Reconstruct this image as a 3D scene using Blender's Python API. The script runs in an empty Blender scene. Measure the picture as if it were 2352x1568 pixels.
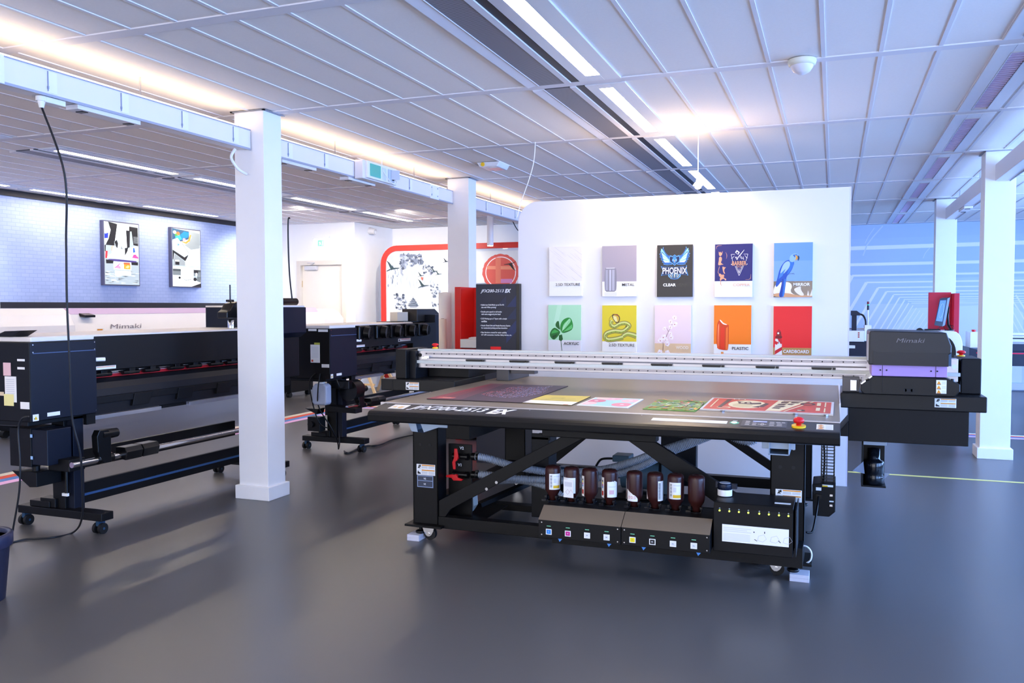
import bpy, math, random
from mathutils import Vector, Matrix
R = math.radians
random.seed(7)

# ------------------------------------------------------------------ camera, world, exposure, lights
sc = bpy.context.scene
col = sc.collection
cd = bpy.data.cameras.new('camera')
cd.sensor_width = 36.0
cd.lens = 1950.2 / 2352 * 36.0
cd.clip_start = 0.05
cam = bpy.data.objects.new('camera', cd)
col.objects.link(cam)
_y, _p, _r = R(20.75), R(-2.37), R(-0.08)
_f = Vector((-math.sin(_y) * math.cos(_p), math.cos(_y) * math.cos(_p), math.sin(_p)))
_x = Vector((math.cos(_y), math.sin(_y), 0))
_u = _x.cross(_f)
_x2 = _x * math.cos(_r) + _u * math.sin(_r)
_u2 = -_x * math.sin(_r) + _u * math.cos(_r)
_m = Matrix((_x2, _u2, -_f)).transposed().to_4x4()
_m.translation = Vector((0, 0, 1.415))
cam.matrix_world = _m
sc.camera = cam

world = bpy.data.worlds.new('world')
sc.world = world
world.use_nodes = True
wb = world.node_tree.nodes['Background']
wb.inputs[0].default_value = (0.26, 0.48, 1.0, 1)
wb.inputs[1].default_value = 20.0

vs = sc.view_settings
vs.view_transform = 'Standard'
vs.look = 'None'
vs.gamma = 1
vs.use_curve_mapping = False
vs.exposure = -0.12

CEIL = 2.826

def lamp(name, kind, loc, energy, color, **kw):
    d = bpy.data.lights.new(name, kind)
    d.energy = energy
    d.color = color
    for k, v in kw.items():
        if k not in ('rot', 'aim'):
            setattr(d, k, v)
    o = bpy.data.objects.new(name, d)
    o.location = loc
    if 'rot' in kw:
        o.rotation_euler = kw['rot']
    if 'aim' in kw:
        o.rotation_euler = (Vector(kw['aim']) - Vector(loc)).to_track_quat('-Z', 'Y').to_euler()
    col.objects.link(o)
    return o

# daylight enters through the real openings in the right wall
for i, yy in enumerate((-0.4, 3.6, 7.6, 11.6)):
    d = lamp('window_portal', 'AREA', (5.02, yy, 1.55), 1, (1, 1, 1), shape='RECTANGLE', size=2.3, size_y=3.4, rot=(0, R(90), 0))
    d.data.cycles.is_portal = True
for x in (-7.4, -3.4, .6):  # added fill lamps before the solid wall behind the camera, brightening the room
    lamp('front_fill', 'AREA', (x, -3.97, 1.55), 105, (1, .97, .93), shape='RECTANGLE', size=3.3, size_y=2.2, rot=(R(90), 0, 0))
# wall washers on the brick wall and track spots by the meeting room
lamp('wall_washer', 'SPOT', (-8.5, 6.7, 2.79), 60, (1, .97, .95), spot_size=R(80), spot_blend=.6, shadow_soft_size=.04, aim=(-9.35, 6.7, 1.8))
lamp('wall_washer', 'SPOT', (-8.3, 11.9, 2.79), 120, (1, .97, .95), spot_size=R(85), spot_blend=.7, shadow_soft_size=.04, aim=(-9.35, 11.7, 1.7))
lamp('track_spot', 'SPOT', (-5.9, 11.0, 2.78), 190, (1, .95, .88), spot_size=R(95), spot_blend=.8, shadow_soft_size=.05, aim=(-6.8, 13.7, 1.2))
lamp('track_spot', 'SPOT', (-7.0, 10.0, 2.78), 190, (1, .96, .9), spot_size=R(95), spot_blend=.8, shadow_soft_size=.05, aim=(-8.2, 12.4, 1.2))
lamp('pendant_glow', 'POINT', (-1.15, 6.80, 2.38), 20, (1, .70, .42), shadow_soft_size=.03)

# ------------------------------------------------------------------ materials
def lin(h):
    if isinstance(h, str):
        h = h.lstrip('#')
        c = [int(h[i:i + 2], 16) / 255 for i in (0, 2, 4)]
    else:
        c = h
    return tuple(x / 12.92 if x <= .04045 else ((x + .055) / 1.055) ** 2.4 for x in c) + (1,)

_mats = {}
def mat(name, color, rough=.5, metal=0.0, spec=.5, emit=0, ecol=None, noise=0, nscale=8, bump=0, bscale=200, alpha=1, trans=0, ior=1.45, coat=0):
    if name in _mats:
        return _mats[name]
    m = bpy.data.materials.new(name)
    m.use_nodes = True
    nt = m.node_tree
    b = nt.nodes['Principled BSDF']
    c = lin(color)
    b.inputs['Base Color'].default_value = c
    b.inputs['Roughness'].default_value = rough
    b.inputs['Metallic'].default_value = metal
    b.inputs['Specular IOR Level'].default_value = spec
    b.inputs['Coat Weight'].default_value = coat
    b.inputs['IOR'].default_value = ior
    if trans:
        b.inputs['Transmission Weight'].default_value = trans
    if alpha < 1:
        b.inputs['Alpha'].default_value = alpha
    if emit:
        b.inputs['Emission Color'].default_value = lin(ecol or color)
        b.inputs['Emission Strength'].default_value = emit
    tc = nt.nodes.new('ShaderNodeTexCoord')
    if noise:
        n = nt.nodes.new('ShaderNodeTexNoise')
        n.inputs['Scale'].default_value = nscale
        n.inputs['Detail'].default_value = 4
        nt.links.new(tc.outputs['Object'], n.inputs['Vector'])
        mx = nt.nodes.new('ShaderNodeMix')
        mx.data_type = 'RGBA'
        mx.inputs[6].default_value = tuple(x * (1 - noise) for x in c[:3]) + (1,)
        mx.inputs[7].default_value = tuple(min(1, x * (1 + noise)) for x in c[:3]) + (1,)
        nt.links.new(n.outputs['Fac'], mx.inputs[0])
        nt.links.new(mx.outputs[2], b.inputs['Base Color'])
    if bump:
        n2 = nt.nodes.new('ShaderNodeTexNoise')
        n2.inputs['Scale'].default_value = bscale
        nt.links.new(tc.outputs['Object'], n2.inputs['Vector'])
        bp = nt.nodes.new('ShaderNodeBump')
        bp.inputs['Strength'].default_value = bump
        bp.inputs['Distance'].default_value = .002
        nt.links.new(n2.outputs['Fac'], bp.inputs['Height'])
        nt.links.new(bp.outputs['Normal'], b.inputs['Normal'])
    _mats[name] = m
    return m

def ink(h):
    """printed colour"""
    return mat('print_' + h, h, rough=.45)

WHITE = mat('white_paint', '#f2f1f3', .55, noise=.02)
CEILT = mat('ceiling_tile', '#f6efea', .9, noise=.03, nscale=60, bump=.35, bscale=260)
CEILG = mat('ceiling_grid', '#e6e2e6', .7, noise=.01)
BLACK = mat('black_steel', '#08080b', .45, spec=.3, noise=.06, bump=.12, bscale=900)
BLACKS = mat('black_satin', '#0c0c0e', .36, spec=.35, noise=.05, bump=.08, bscale=900)
PANEL = mat('dark_panel', '#0b0e15', .45, spec=.3, noise=.05, bump=.1, bscale=900)
RUB = mat('rubber', '#0c0c0e', .6, noise=.1)
PLAS = mat('black_plastic', '#08080a', .3, spec=.4, noise=.05)
CHROME = mat('chrome', '#d8d8dc', .18, metal=1, noise=.03)
ALU = mat('aluminium', '#b9b6ba', .33, metal=.85, noise=.03, nscale=30)
ALUD = mat('rail_steel', '#8d8a90', .3, metal=.8, noise=.03)
BEDM = mat('vacuum_bed', '#857a6c', .4, metal=.4, noise=.05, nscale=120)
IVORY = mat('ivory_strip', '#ccd0ca', .4, noise=.02)
OFFW = mat('offwhite_panel', '#ece8ea', .45, noise=.02)
PURPLE = mat('lilac_panel', '#a98ac6', .45, noise=.02)
PINK = mat('pale_pink_panel', '#dcc0dc', .45, noise=.02)
RED = mat('red_plastic', '#d8121c', .35, noise=.05)
REDP = mat('red_lacquer', '#d81c14', .4, noise=.04)
YEL = mat('yellow_plastic', '#f2c41c', .4, noise=.04)
GREYB = mat('grey_bracket', '#9fb0c4', .4, metal=.3, noise=.03)
HOSE = mat('grey_hose', '#a2abba', .3, noise=.06)
BOTTLE = mat('brown_bottle', '#3a1a18', .32, noise=.06, spec=.5)
LBL = mat('paper_label', '#f4f3f1', .5, noise=.02)
GLOW = mat('lamp_diffuser', '#ffffff', .4, emit=46, ecol='#ffecd0', noise=.01)
GLOWW = mat('uplight_tube', '#ffffff', .4, emit=8, ecol='#ffdfae', noise=.01)
GREEN = mat('green_window', '#63c2ac', .15, noise=.05, coat=.5)

# ------------------------------------------------------------------ builders
_org = {}
def link(o, parent=None):
    col.objects.link(o)
    if parent is not None:
        o.parent = parent
    return o

def thing(name, label, cat, loc=(0, 0, 0), group=None):
    o = bpy.data.objects.new(name, None)
    o.empty_display_size = .1
    o.location = loc
    o['label'] = label
    o['category'] = cat
    if group:
        o['group'] = group
    _org[o.name] = Vector(loc)
    return link(o)

def tag(o, label, cat, group=None, kind=None):
    o['label'] = label
    o['category'] = cat
    if group:
        o['group'] = group
    if kind:
        o['kind'] = kind
    return o

def org(p):
    if p is None:
        return Vector((0, 0, 0))
    return _org[p.name]

def smooth(pts, n=8):
    P = [Vector(p) for p in pts]
    out = []
    for i in range(len(P) - 1):
        p0, p1, p2 = P[max(0, i - 1)], P[i], P[i + 1]
        p3 = P[min(len(P) - 1, i + 2)]
        for k in range(n):
            t = k / n
            out.append(.5 * ((2 * p1) + (-p0 + p2) * t + (2 * p0 - 5 * p1 + 4 * p2 - p3) * t * t + (-p0 + 3 * p1 - 3 * p2 + p3) * t ** 3))
    out.append(P[-1])
    return out

class MB:
    def __init__(s):
        s.v, s.f, s.m, s.sm = [], [], [], []
    def add(s, vs, fs, m=0, sm=False):
        b = len(s.v)
        s.v += [Vector(p) for p in vs]
        for f in fs:
            s.f.append([b + i for i in f])
            s.m.append(m)
            s.sm.append(sm)
        return s
    def box(s, x0, x1, y0, y1, z0, z1, m=0):
        if x0 > x1: x0, x1 = x1, x0
        if y0 > y1: y0, y1 = y1, y0
        if z0 > z1: z0, z1 = z1, z0
        v = [(x, y, z) for x in (x0, x1) for y in (y0, y1) for z in (z0, z1)]
        return s.add(v, [(0, 1, 3, 2), (4, 6, 7, 5), (0, 4, 5, 1), (2, 3, 7, 6), (0, 2, 6, 4), (1, 5, 7, 3)], m)
    def prism(s, pts, ax, a0, a1, m=0):
        """pts: outline in the plane square to axis ax ('x': (y,z), 'y': (x,z), 'z': (x,y))"""
        def P(p, a):
            return {'x': (a, p[0], p[1]), 'y': (p[0], a, p[1]), 'z': (p[0], p[1], a)}[ax]
        n = len(pts)
        area = sum(pts[i][0] * pts[(i + 1) % n][1] - pts[(i + 1) % n][0] * pts[i][1] for i in range(n))
        pp = list(pts) if area > 0 else list(reversed(pts))
        if a0 > a1: a0, a1 = a1, a0
        v = [P(p, a0) for p in pp] + [P(p, a1) for p in pp]
        f = [tuple(range(n - 1, -1, -1)), tuple(range(n, 2 * n))] + [(i, (i + 1) % n, n + (i + 1) % n, n + i) for i in range(n)]
        if ax == 'y':
            f = [tuple(reversed(q)) for q in f]
        return s.add(v, f, m)
    def cyl(s, p0, p1, r0, r1=None, n=20, m=0, cap=True, sm=True):
        p0, p1 = Vector(p0), Vector(p1)
        r1 = r0 if r1 is None else r1
        d = (p1 - p0).normalized()
        a = d.orthogonal().normalized()
        b = d.cross(a)
        v = []
        for p, r in ((p0, r0), (p1, r1)):
            for i in range(n):
                t = 2 * math.pi * i / n
                v.append(p + a * (r * math.cos(t)) + b * (r * math.sin(t)))
        s.add(v, [(i, (i + 1) % n, n + (i + 1) % n, n + i) for i in range(n)], m, sm)
        if cap:
            s.add(v[:n], [tuple(range(n - 1, -1, -1))], m)
            s.add(v[n:], [tuple(range(n))], m)
        return s
    def tube(s, pts, r, n=8, m=0, radii=None):
        P = [Vector(p) for p in pts]
        K = len(P)
        up = None
        rings = []
        for i in range(K):
            d = (P[min(K - 1, i + 1)] - P[max(0, i - 1)])
            d = d.normalized() if d.length > 1e-9 else Vector((0, 0, 1))
            if up is None:
                up = d.orthogonal().normalized()
            up = (up - d * up.dot(d))
            up = up.normalized() if up.length > 1e-6 else d.orthogonal().normalized()
            b = d.cross(up)
            rr = radii[i] if radii else r
            rings.append([P[i] + up * (rr * math.cos(2 * math.pi * k / n)) + b * (rr * math.sin(2 * math.pi * k / n)) for k in range(n)])
        v = [q for g in rings for q in g]
        f = []
        for i in range(K - 1):
            for k in range(n):
                f.append((i * n + k, i * n + (k + 1) % n, (i + 1) * n + (k + 1) % n, (i + 1) * n + k))
        s.add(v, f, m, True)
        s.add(rings[0], [tuple(range(n - 1, -1, -1))], m)
        s.add(rings[-1], [tuple(range(n))], m)
        return s
    def lathe(s, prof, c=(0, 0, 0), n=24, m=0, M=None):
        c = Vector(c)
        v = []
        for r, z in prof:
            for i in range(n):
                t = 2 * math.pi * i / n
                p = Vector((r * math.cos(t), r * math.sin(t), z))
                v.append(c + (M @ p if M else p))
        f = []
        for j in range(len(prof) - 1):
            for i in range(n):
                f.append((j * n + i, j * n + (i + 1) % n, (j + 1) * n + (i + 1) % n, (j + 1) * n + i))
        s.add(v, f, m, True)
        s.add(v[:n], [tuple(range(n - 1, -1, -1))], m)
        s.add(v[-n:], [tuple(range(n))], m)
        return s
    def bar(s, p0, p1, w, h, m=0, up=(0, 0, 1)):
        p0, p1 = Vector(p0), Vector(p1)
        d = (p1 - p0).normalized()
        u = Vector(up)
        a = d.cross(u).normalized()
        b = a.cross(d).normalized()
        v = []
        for p in (p0, p1):
            for i, j in ((-1, -1), (1, -1), (1, 1), (-1, 1)):
                v.append(p + a * (i * w / 2) + b * (j * h / 2))
        return s.add(v, [(3, 2, 1, 0), (4, 5, 6, 7), (0, 1, 5, 4), (1, 2, 6, 5), (2, 3, 7, 6), (3, 0, 4, 7)], m)
    def face(s, pts, m=0):
        return s.add(pts, [tuple(range(len(pts)))], m)
    def build(s, name, mats, parent=None, bevel=0, seg=2):
        if not isinstance(mats, (list, tuple)):
            mats = [mats]
        o0 = org(parent)
        me = bpy.data.meshes.new(name)
        me.from_pydata([tuple(p - o0) for p in s.v], [], s.f)
        for mt in mats:
            me.materials.append(mt)
        me.polygons.foreach_set('material_index', s.m)
        me.polygons.foreach_set('use_smooth', s.sm)
        me.update()
        o = bpy.data.objects.new(name, me)
        link(o, parent)
        _org[o.name] = o0
        if bevel:
            b = o.modifiers.new('bevel', 'BEVEL')
            b.width = bevel
            b.segments = seg
            b.limit_method = 'ANGLE'
            b.angle_limit = R(40)
            b.harden_normals = False
        return o

def copy_tree(o, parent=None):
    c = o.copy()
    _org[c.name] = org(o)
    col.objects.link(c)
    if parent is not None:
        c.parent = parent
    for ch in list(o.children):
        copy_tree(ch, c)
    return c

def move_copy(o, loc, label=None, rotz=None):
    c = copy_tree(o)
    c.location = loc
    if label:
        c['label'] = label
    if rotz is not None:
        c.rotation_euler = (0, 0, rotz)
    return c

_LAY = .0005
def art(name, parent, O, U, V, layers, base=None, size=None, thick=.002, k0=1):
    """flat printed sheet: O corner, U and V unit vectors of the sheet, normal U x V; layers = [(material, polygon in metres), ...]"""
    O, U, V = Vector(O), Vector(U).normalized(), Vector(V).normalized()
    N = U.cross(V).normalized()
    mb = MB()
    ms = []
    def mi(m):
        if m not in ms:
            ms.append(m)
        return ms.index(m)
    if base is not None:
        w, h = size
        c = [(0, 0), (w, 0), (w, h), (0, h)]
        v = [O + U * a + V * b for a, b in c] + [O + U * a + V * b + N * thick for a, b in c]
        mb.add(v, [(3, 2, 1, 0), (4, 5, 6, 7), (0, 1, 5, 4), (1, 2, 6, 5), (2, 3, 7, 6), (3, 0, 4, 7)], mi(base))
    for k, (m, poly) in enumerate(layers):
        n = len(poly)
        area = sum(poly[i][0] * poly[(i + 1) % n][1] - poly[(i + 1) % n][0] * poly[i][1] for i in range(n))
        pp = poly if area > 0 else poly[::-1]
        z = thick + _LAY * k0 * .6 + k * .00005
        mb.face([O + U * a + V * b + N * z for a, b in pp], mi(m))
    return mb.build(name, ms, parent)

def rect(x0, y0, x1, y1):
    return [(x0, y0), (x1, y0), (x1, y1), (x0, y1)]

def disc(cx, cy, r, n=20, ry=None):
    ry = ry or r
    return [(cx + r * math.cos(2 * math.pi * i / n), cy + ry * math.sin(2 * math.pi * i / n)) for i in range(n)]

def soft(p, it=2):
    """round the corners of an outline with many points"""
    if len(p) < 6 or len(p) > 60:
        return p
    for _ in range(it):
        q = []
        for i in range(len(p)):
            a, b = p[i], p[(i + 1) % len(p)]
            q += [(a[0] * .75 + b[0] * .25, a[1] * .75 + b[1] * .25), (a[0] * .25 + b[0] * .75, a[1] * .25 + b[1] * .75)]
        p = q
    return p

def stroke(pts, w):
    """outline of a line of width w through pts (w may be a list)"""
    L, Rr = [], []
    n = len(pts)
    for i, p in enumerate(pts):
        a, b = pts[max(0, i - 1)], pts[min(n - 1, i + 1)]
        dx, dy = b[0] - a[0], b[1] - a[1]
        l = math.hypot(dx, dy) or 1
        ww = (w[i] if isinstance(w, (list, tuple)) else w) / 2
        L.append((p[0] - dy / l * ww, p[1] + dx / l * ww))
        Rr.append((p[0] + dy / l * ww, p[1] - dx / l * ww))
    return L + Rr[::-1]

def text(name, parent, s, O, U, V, height, m, width=None, shear=0, bold=0, align='LEFT', spacing=1.0, lift=.003, thick=.0008):
    """lettering: O lower-left (or lower-right / centre) anchor, U reading direction, V up"""
    c = bpy.data.curves.new(name, 'FONT')
    c.body = s
    c.size = 1
    c.extrude = .5
    c.offset = bold
    c.shear = shear
    c.space_character = spacing
    c.space_line = .9
    c.resolution_u = 3
    o = bpy.data.objects.new(name, c)
    col.objects.link(o)
    dg = bpy.context.evaluated_depsgraph_get()
    me = bpy.data.meshes.new_from_object(o.evaluated_get(dg))
    bpy.data.objects.remove(o)
    xs = [v.co.x for v in me.vertices]
    ys = [v.co.y for v in me.vertices]
    x0, x1, y0, y1 = min(xs), max(xs), min(ys), max(ys)
    sy = height / (y1 - y0)
    sx = width / (x1 - x0) if width else sy
    O, U, V = Vector(O), Vector(U).normalized(), Vector(V).normalized()
    N = U.cross(V).normalized()
    off = {'LEFT': 0, 'RIGHT': -(x1 - x0), 'CENTER': -(x1 - x0) / 2}[align]
    o0 = org(parent)
    for v in me.vertices:
        x, y, z = v.co
        v.co = O + U * ((x - x0 + off) * sx) + V * ((y - y0) * sy) + N * (lift + (z + .5) * thick) - o0
    me.name = name
    me.materials.clear()
    me.materials.append(m)
    ob = bpy.data.objects.new(name, me)
    link(ob, parent)
    _org[ob.name] = o0
    return ob

def warn_label(parent, O, U, V, w, h):
    """white sticker with two orange bars, pictograms and fine print"""
    L = []
    og, bk, gr = ink('#e8941c'), ink('#16161a'), ink('#b9b9c0')
    L.append((og, rect(.28 * w, .86 * h, .97 * w, .96 * h)))
    L.append((og, rect(.28 * w, .40 * h, .97 * w, .50 * h)))
    for a, b in ((.74, .8), (.64, .69), (.28, .33), (.18, .23), (.07, .12)):
        L.append((gr, rect(.28 * w, a * h, .60 * w, b * h)))
        L.append((gr, rect(.64 * w, a * h, .95 * w, b * h)))
    L.append((bk, [(.06 * w, .62 * h), (.12 * w, .80 * h), (.10 * w, .9 * h), (.15 * w, .9 * h), (.16 * w, .72 * h), (.22 * w, .6 * h), (.14 * w, .64 * h)]))
    L.append((bk, rect(.16 * w, .74 * h, .23 * w, .94 * h)))
    L.append((bk, [(.05 * w, .1 * h), (.24 * w, .1 * h), (.22 * w, .2 * h), (.12 * w, .3 * h), (.08 * w, .42 * h), (.06 * w, .3 * h)]))
    return art('warning_label', parent, O, U, V, L, LBL, (w, h), .0012)

def tri_label(parent, O, U, V, w, h):
    """white sticker with three warning triangles"""
    L = []
    for k in range(3):
        y = (.70 - .33 * k) * h
        L.append((ink('#e8941c'), [(.06 * w, y), (.46 * w, y), (.26 * w, y + .24 * h)]))
        L.append((ink('#7a3a14'), rect(.06 * w, y - .05 * h, .46 * w, y - .01 * h)))
        for q in range(3):
            L.append((ink('#c6c6cc'), rect(.54 * w, y + q * .08 * h, .94 * w, y + q * .08 * h + .03 * h)))
    return art('warning_label', parent, O, U, V, L, LBL, (w, h), .0012)

X, Y, Z = Vector((1, 0, 0)), Vector((0, 1, 0)), Vector((0, 0, 1))
# ------------------------------------------------------------------ the room
def struct(name, mb, m, bevel=0):
    o = mb.build(name, m, None, bevel)
    o['kind'] = 'structure'
    return o

def floor_mat():
    m = mat('floor_lino', '#525153', .3, spec=.6, noise=.03, nscale=1.3)
    nt = m.node_tree
    b = nt.nodes['Principled BSDF']
    tc = nt.nodes.new('ShaderNodeTexCoord')
    n = nt.nodes.new('ShaderNodeTexNoise')
    n.inputs['Scale'].default_value = 2.2
    n.inputs['Detail'].default_value = 6
    nt.links.new(tc.outputs['Object'], n.inputs['Vector'])
    mr = nt.nodes.new('ShaderNodeMapRange')
    b.inputs['Roughness'].default_value = .32
    return m

def brick_mat():
    m = mat('brick_paper', '#b9c2e2', .7)
    nt = m.node_tree
    b = nt.nodes['Principled BSDF']
    tc = nt.nodes.new('ShaderNodeTexCoord')
    sp = nt.nodes.new('ShaderNodeSeparateXYZ')
    cb = nt.nodes.new('ShaderNodeCombineXYZ')
    nt.links.new(tc.outputs['Object'], sp.inputs[0])
    nt.links.new(sp.outputs['Y'], cb.inputs['X'])
    nt.links.new(sp.outputs['Z'], cb.inputs['Y'])
    br = nt.nodes.new('ShaderNodeTexBrick')
    br.inputs['Color1'].default_value = lin('#a6b8e2')
    br.inputs['Color2'].default_value = lin('#aebfe6')
    br.inputs['Mortar'].default_value = lin('#9bacd9')
    br.inputs['Scale'].default_value = 1
    br.inputs['Brick Width'].default_value = .115
    br.inputs['Row Height'].default_value = .047
    br.inputs['Mortar Size'].default_value = .0035
    nt.links.new(cb.outputs[0], br.inputs['Vector'])
    nt.links.new(br.outputs['Color'], b.inputs['Base Color'])
    return m

mb = MB(); mb.box(-9.55, 5.2, -4.2, 16.3, -.1, 0)
struct('floor', mb, floor_mat())

# ceiling: 0.3 x 1.8 m tiles between raised bands; openings are filled by the service modules
mb = MB()
mb.box(-9.55, 5.2, -4.2, 16.3, CEIL + .005, CEIL + .1, 0)
for k in range(-27, 22):
    x = -1.263 + .3 * k
    mb.box(x - .022, x, -4.0, 16.1, CEIL, CEIL + .02, 1)
for k in range(-4, 8):
    y = 3.409 + 1.793 * k
    mb.box(-9.35, 5.0, y, y + .085, CEIL - .002, CEIL + .02, 1)
struct('ceiling', mb, [CEILT, CEILG])

mb = MB(); mb.box(-9.55, -9.35, -4.0, 12.42, 0, CEIL); struct('wall_left', mb, brick_mat())
mb = MB(); mb.box(-9.35, -9.325, -4.0, 12.42, 2.755, CEIL); struct('trim_1', mb, mat('dark_trim', '#20222c', .5, noise=.2, nscale=3))
mb = MB(); mb.box(-9.35, -9.32, -4.0, 12.42, 1.40, 1.475); struct('trim_2', mb, mat('dark_trim', '#20222c', .5))
mb = MB()
mb.box(-9.55, -8.62, 12.42, 12.57, 0, CEIL)
mb.box(-7.72, -7.52, 12.42, 12.57, 0, CEIL)
mb.box(-8.62, -7.72, 12.42, 12.57, 2.16, CEIL)
struct('wall_door_side', mb, WHITE)
mb = MB(); mb.box(-7.67, -7.52, 12.57, 13.72, 0, CEIL); struct('wall_return_left', mb, WHITE)
mb = MB()
mb.box(-7.67, -3.3, 13.72, 13.87, 0, CEIL)
struct('wall_meeting_room', mb, WHITE)
mb = MB(); mb.box(-3.45, -3.3, 13.87, 16.1, 0, CEIL); struct('wall_return_right', mb, WHITE)
mb = MB(); mb.box(-3.45, 5.2, 16.1, 16.3, 0, CEIL); struct('wall_back', mb, mat('mural_ground', '#bdd1ee', .6, noise=.02))
mb = MB()
mb.box(-9.55, 5.2, -4.2, -4.0, 0, CEIL)
struct('wall_front', mb, WHITE)
mb = MB()
mb.box(5.0, 5.2, -4.0, 16.1, 0, .45)
mb.box(5.0, 5.2, -4.0, 16.1, 2.70, CEIL)
for a, b in ((-4.0, -2.1), (1.3, 1.9), (5.3, 5.9), (9.3, 9.9), (13.3, 16.1)):
    mb.box(5.0, 5.2, a, b, .45, 2.70)
struct('wall_right', mb, WHITE)
for i, y in enumerate((-.4, 3.6, 7.6, 11.6)):
    mb = MB()
    for a, b in ((y - 1.7, y - 1.64), (y - .03, y + .03), (y + 1.64, y + 1.7)):
        mb.box(5.02, 5.08, a, b, .45, 2.7)
    mb.box(5.02, 5.08, y - 1.7, y + 1.7, .45, .51)
    mb.box(5.02, 5.08, y - 1.7, y + 1.7, 2.64, 2.7)
    struct('window_%d' % (i + 1), mb, mat('window_frame', '#e8e8ea', .4, noise=.02))
for i, x in enumerate((-7.4, -3.4, .6)):  # unseen frames on the solid front wall, added around the fill lamps; no openings
    mb = MB()
    for a, b in ((x - 1.7, x - 1.64), (x - .03, x + .03), (x + 1.64, x + 1.7)):
        mb.box(a, b, -4.0, -3.96, .4, 2.7)
    mb.box(x - 1.7, x + 1.7, -4.0, -3.96, .4, .46)
    mb.box(x - 1.7, x + 1.7, -4.0, -3.96, 2.64, 2.7)
    struct('window_%d' % (i + 5), mb, mat('window_frame', '#e8e8ea', .4, noise=.02))
mb = MB(); mb.box(-3.3, 5.0, 16.06, 16.1, .02, .13); struct('baseboard_back', mb, mat('light_skirting', '#dfe6f6', .5, noise=.02))

# door in the far left wall
mb = MB()
mb.box(-8.58, -7.76, 12.45, 12.50, .01, 2.12, 0)
d = struct('door_1', mb, mat('cream_door', '#ebe4d9', .45, noise=.02), .004)
_org[d.name] = Vector((0, 0, 0))
mb = MB()
mb.box(-8.66, -8.58, 12.385, 12.56, 0, 2.2); mb.box(-7.76, -7.68, 12.385, 12.56, 0, 2.2); mb.box(-8.58, -7.76, 12.385, 12.56, 2.12, 2.2)
mb.build('door_frame', mat('cream_frame', '#e0d7ca', .45, noise=.02), d, .004)
mb = MB()
mb.box(-8.50, -8.26, 12.39, 12.45, 2.04, 2.11)
mb.bar((-8.36, 12.37, 2.12), (-8.22, 12.28, 2.155), .02, .008)
mb.bar((-8.22, 12.28, 2.155), (-8.42, 12.37, 2.165), .02, .008)
mb.build('door_closer', mat('grey_paint', '#cfcdd0', .4, noise=.02), d, .004)
mb = MB()
for z in (.3, 1.1, 1.75):
    mb.cyl((-8.585, 12.44, z), (-8.585, 12.44, z + .11), .009, n=10)
mb.build('hinge', mat('brass', '#b8924a', .3, metal=1, noise=.05), d)
mb = MB()
mb.cyl((-7.83, 12.45, 1.05), (-7.83, 12.40, 1.05), .012, n=12); mb.cyl((-7.83, 12.405, 1.05), (-7.95, 12.405, 1.05), .009, n=12)
mb.build('door_handle', CHROME, d)

# mural: a printed tunnel of white light bars on the blue wall
_mt = thing('tunnel_mural', 'pale blue wall mural of a white lined hexagonal tunnel covering the far right wall', 'mural', (.5, 16.1, 0))
ML = []
for c, p in (('#c0d4f0', [(1950, 545), (2700, 540), (2700, 900), (1950, 900)]),
             ('#cbdcf4', [(1950, 640), (2700, 638), (2700, 900), (1950, 900)]),
             ('#dae4fa', [(1990, 700), (2660, 690), (2700, 900), (1990, 900)]),
             ('#e8f0fc', [(2060, 760), (2105, 710), (2320, 700), (2352, 720), (2352, 900), (2060, 900)])):
    ML.append((ink(c), p))
for ya, yb, w in ((567, 560, 9), (606, 602, 7), (632, 628, 4.5), (648.5, 646, 3.5), (661, 658, 3), (670.5, 668, 2.6), (677.5, 676, 2.2), (684, 682, 2), (689, 687, 1.8), (693.5, 692, 1.6), (697.5, 696, 1.4)):
    x0 = 1950 if ya < 620 else {632: 1960, 648.5: 1995, 661: 2023, 670.5: 2043, 677.5: 2060, 684: 2074, 689: 2084, 693.5: 2094, 697.5: 2102}[ya]
    ML.append((ink('#fdfdff'), [(x0, ya - w / 2), (2640, yb - w / 2), (2640, yb + w / 2), (x0, ya + w / 2)]))
dia = [((1960, 632), (1905, 735), 10), ((1995, 649), (1906, 800), 7.5), ((2023, 662), (1938, 806), 6), ((2043, 671), (1960, 808), 5), ((2060, 679), (1985, 806), 4), ((2074, 685), (2005, 802), 3.4),
       ((2086, 691), (2020, 802), 3), ((2096, 697), (2034, 802), 2.6), ((2106, 703), (2047, 800), 2.3), ((2114, 709), (2058, 800), 2), ((2122, 715), (2070, 798), 1.8), ((2130, 721), (2082, 796), 1.6), ((2138, 727), (2094, 794), 1.4), ((2146, 733), (2106, 792), 1.3), ((2154, 739), (2118, 790), 1.2), ((2162, 745), (2130, 788), 1.1)]
for a, b, w in dia:
    ML.append((ink('#fdfdff'), stroke([a, b], w)))
for a, b, w in (((2335, 680), (2392, 770), 3.5), ((2328, 692), (2384, 782), 3), ((2322, 704), (2370, 790), 2.6), ((2318, 716), (2358, 790), 2.3), ((2316, 730), (2348, 792), 2)):
    ML.append((ink('#fdfdff'), stroke([a, b], w)))
for pts, w in (([(2032, 516), (2010, 540), (1995, 560), (1986, 585)], 3), ([(2012, 520), (1998, 540), (1990, 556)], 2), ([(2142, 570), (2132, 582), (2127, 594)], 2)):
    ML.append((ink('#dae4fa'), stroke(pts, w)))
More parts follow.
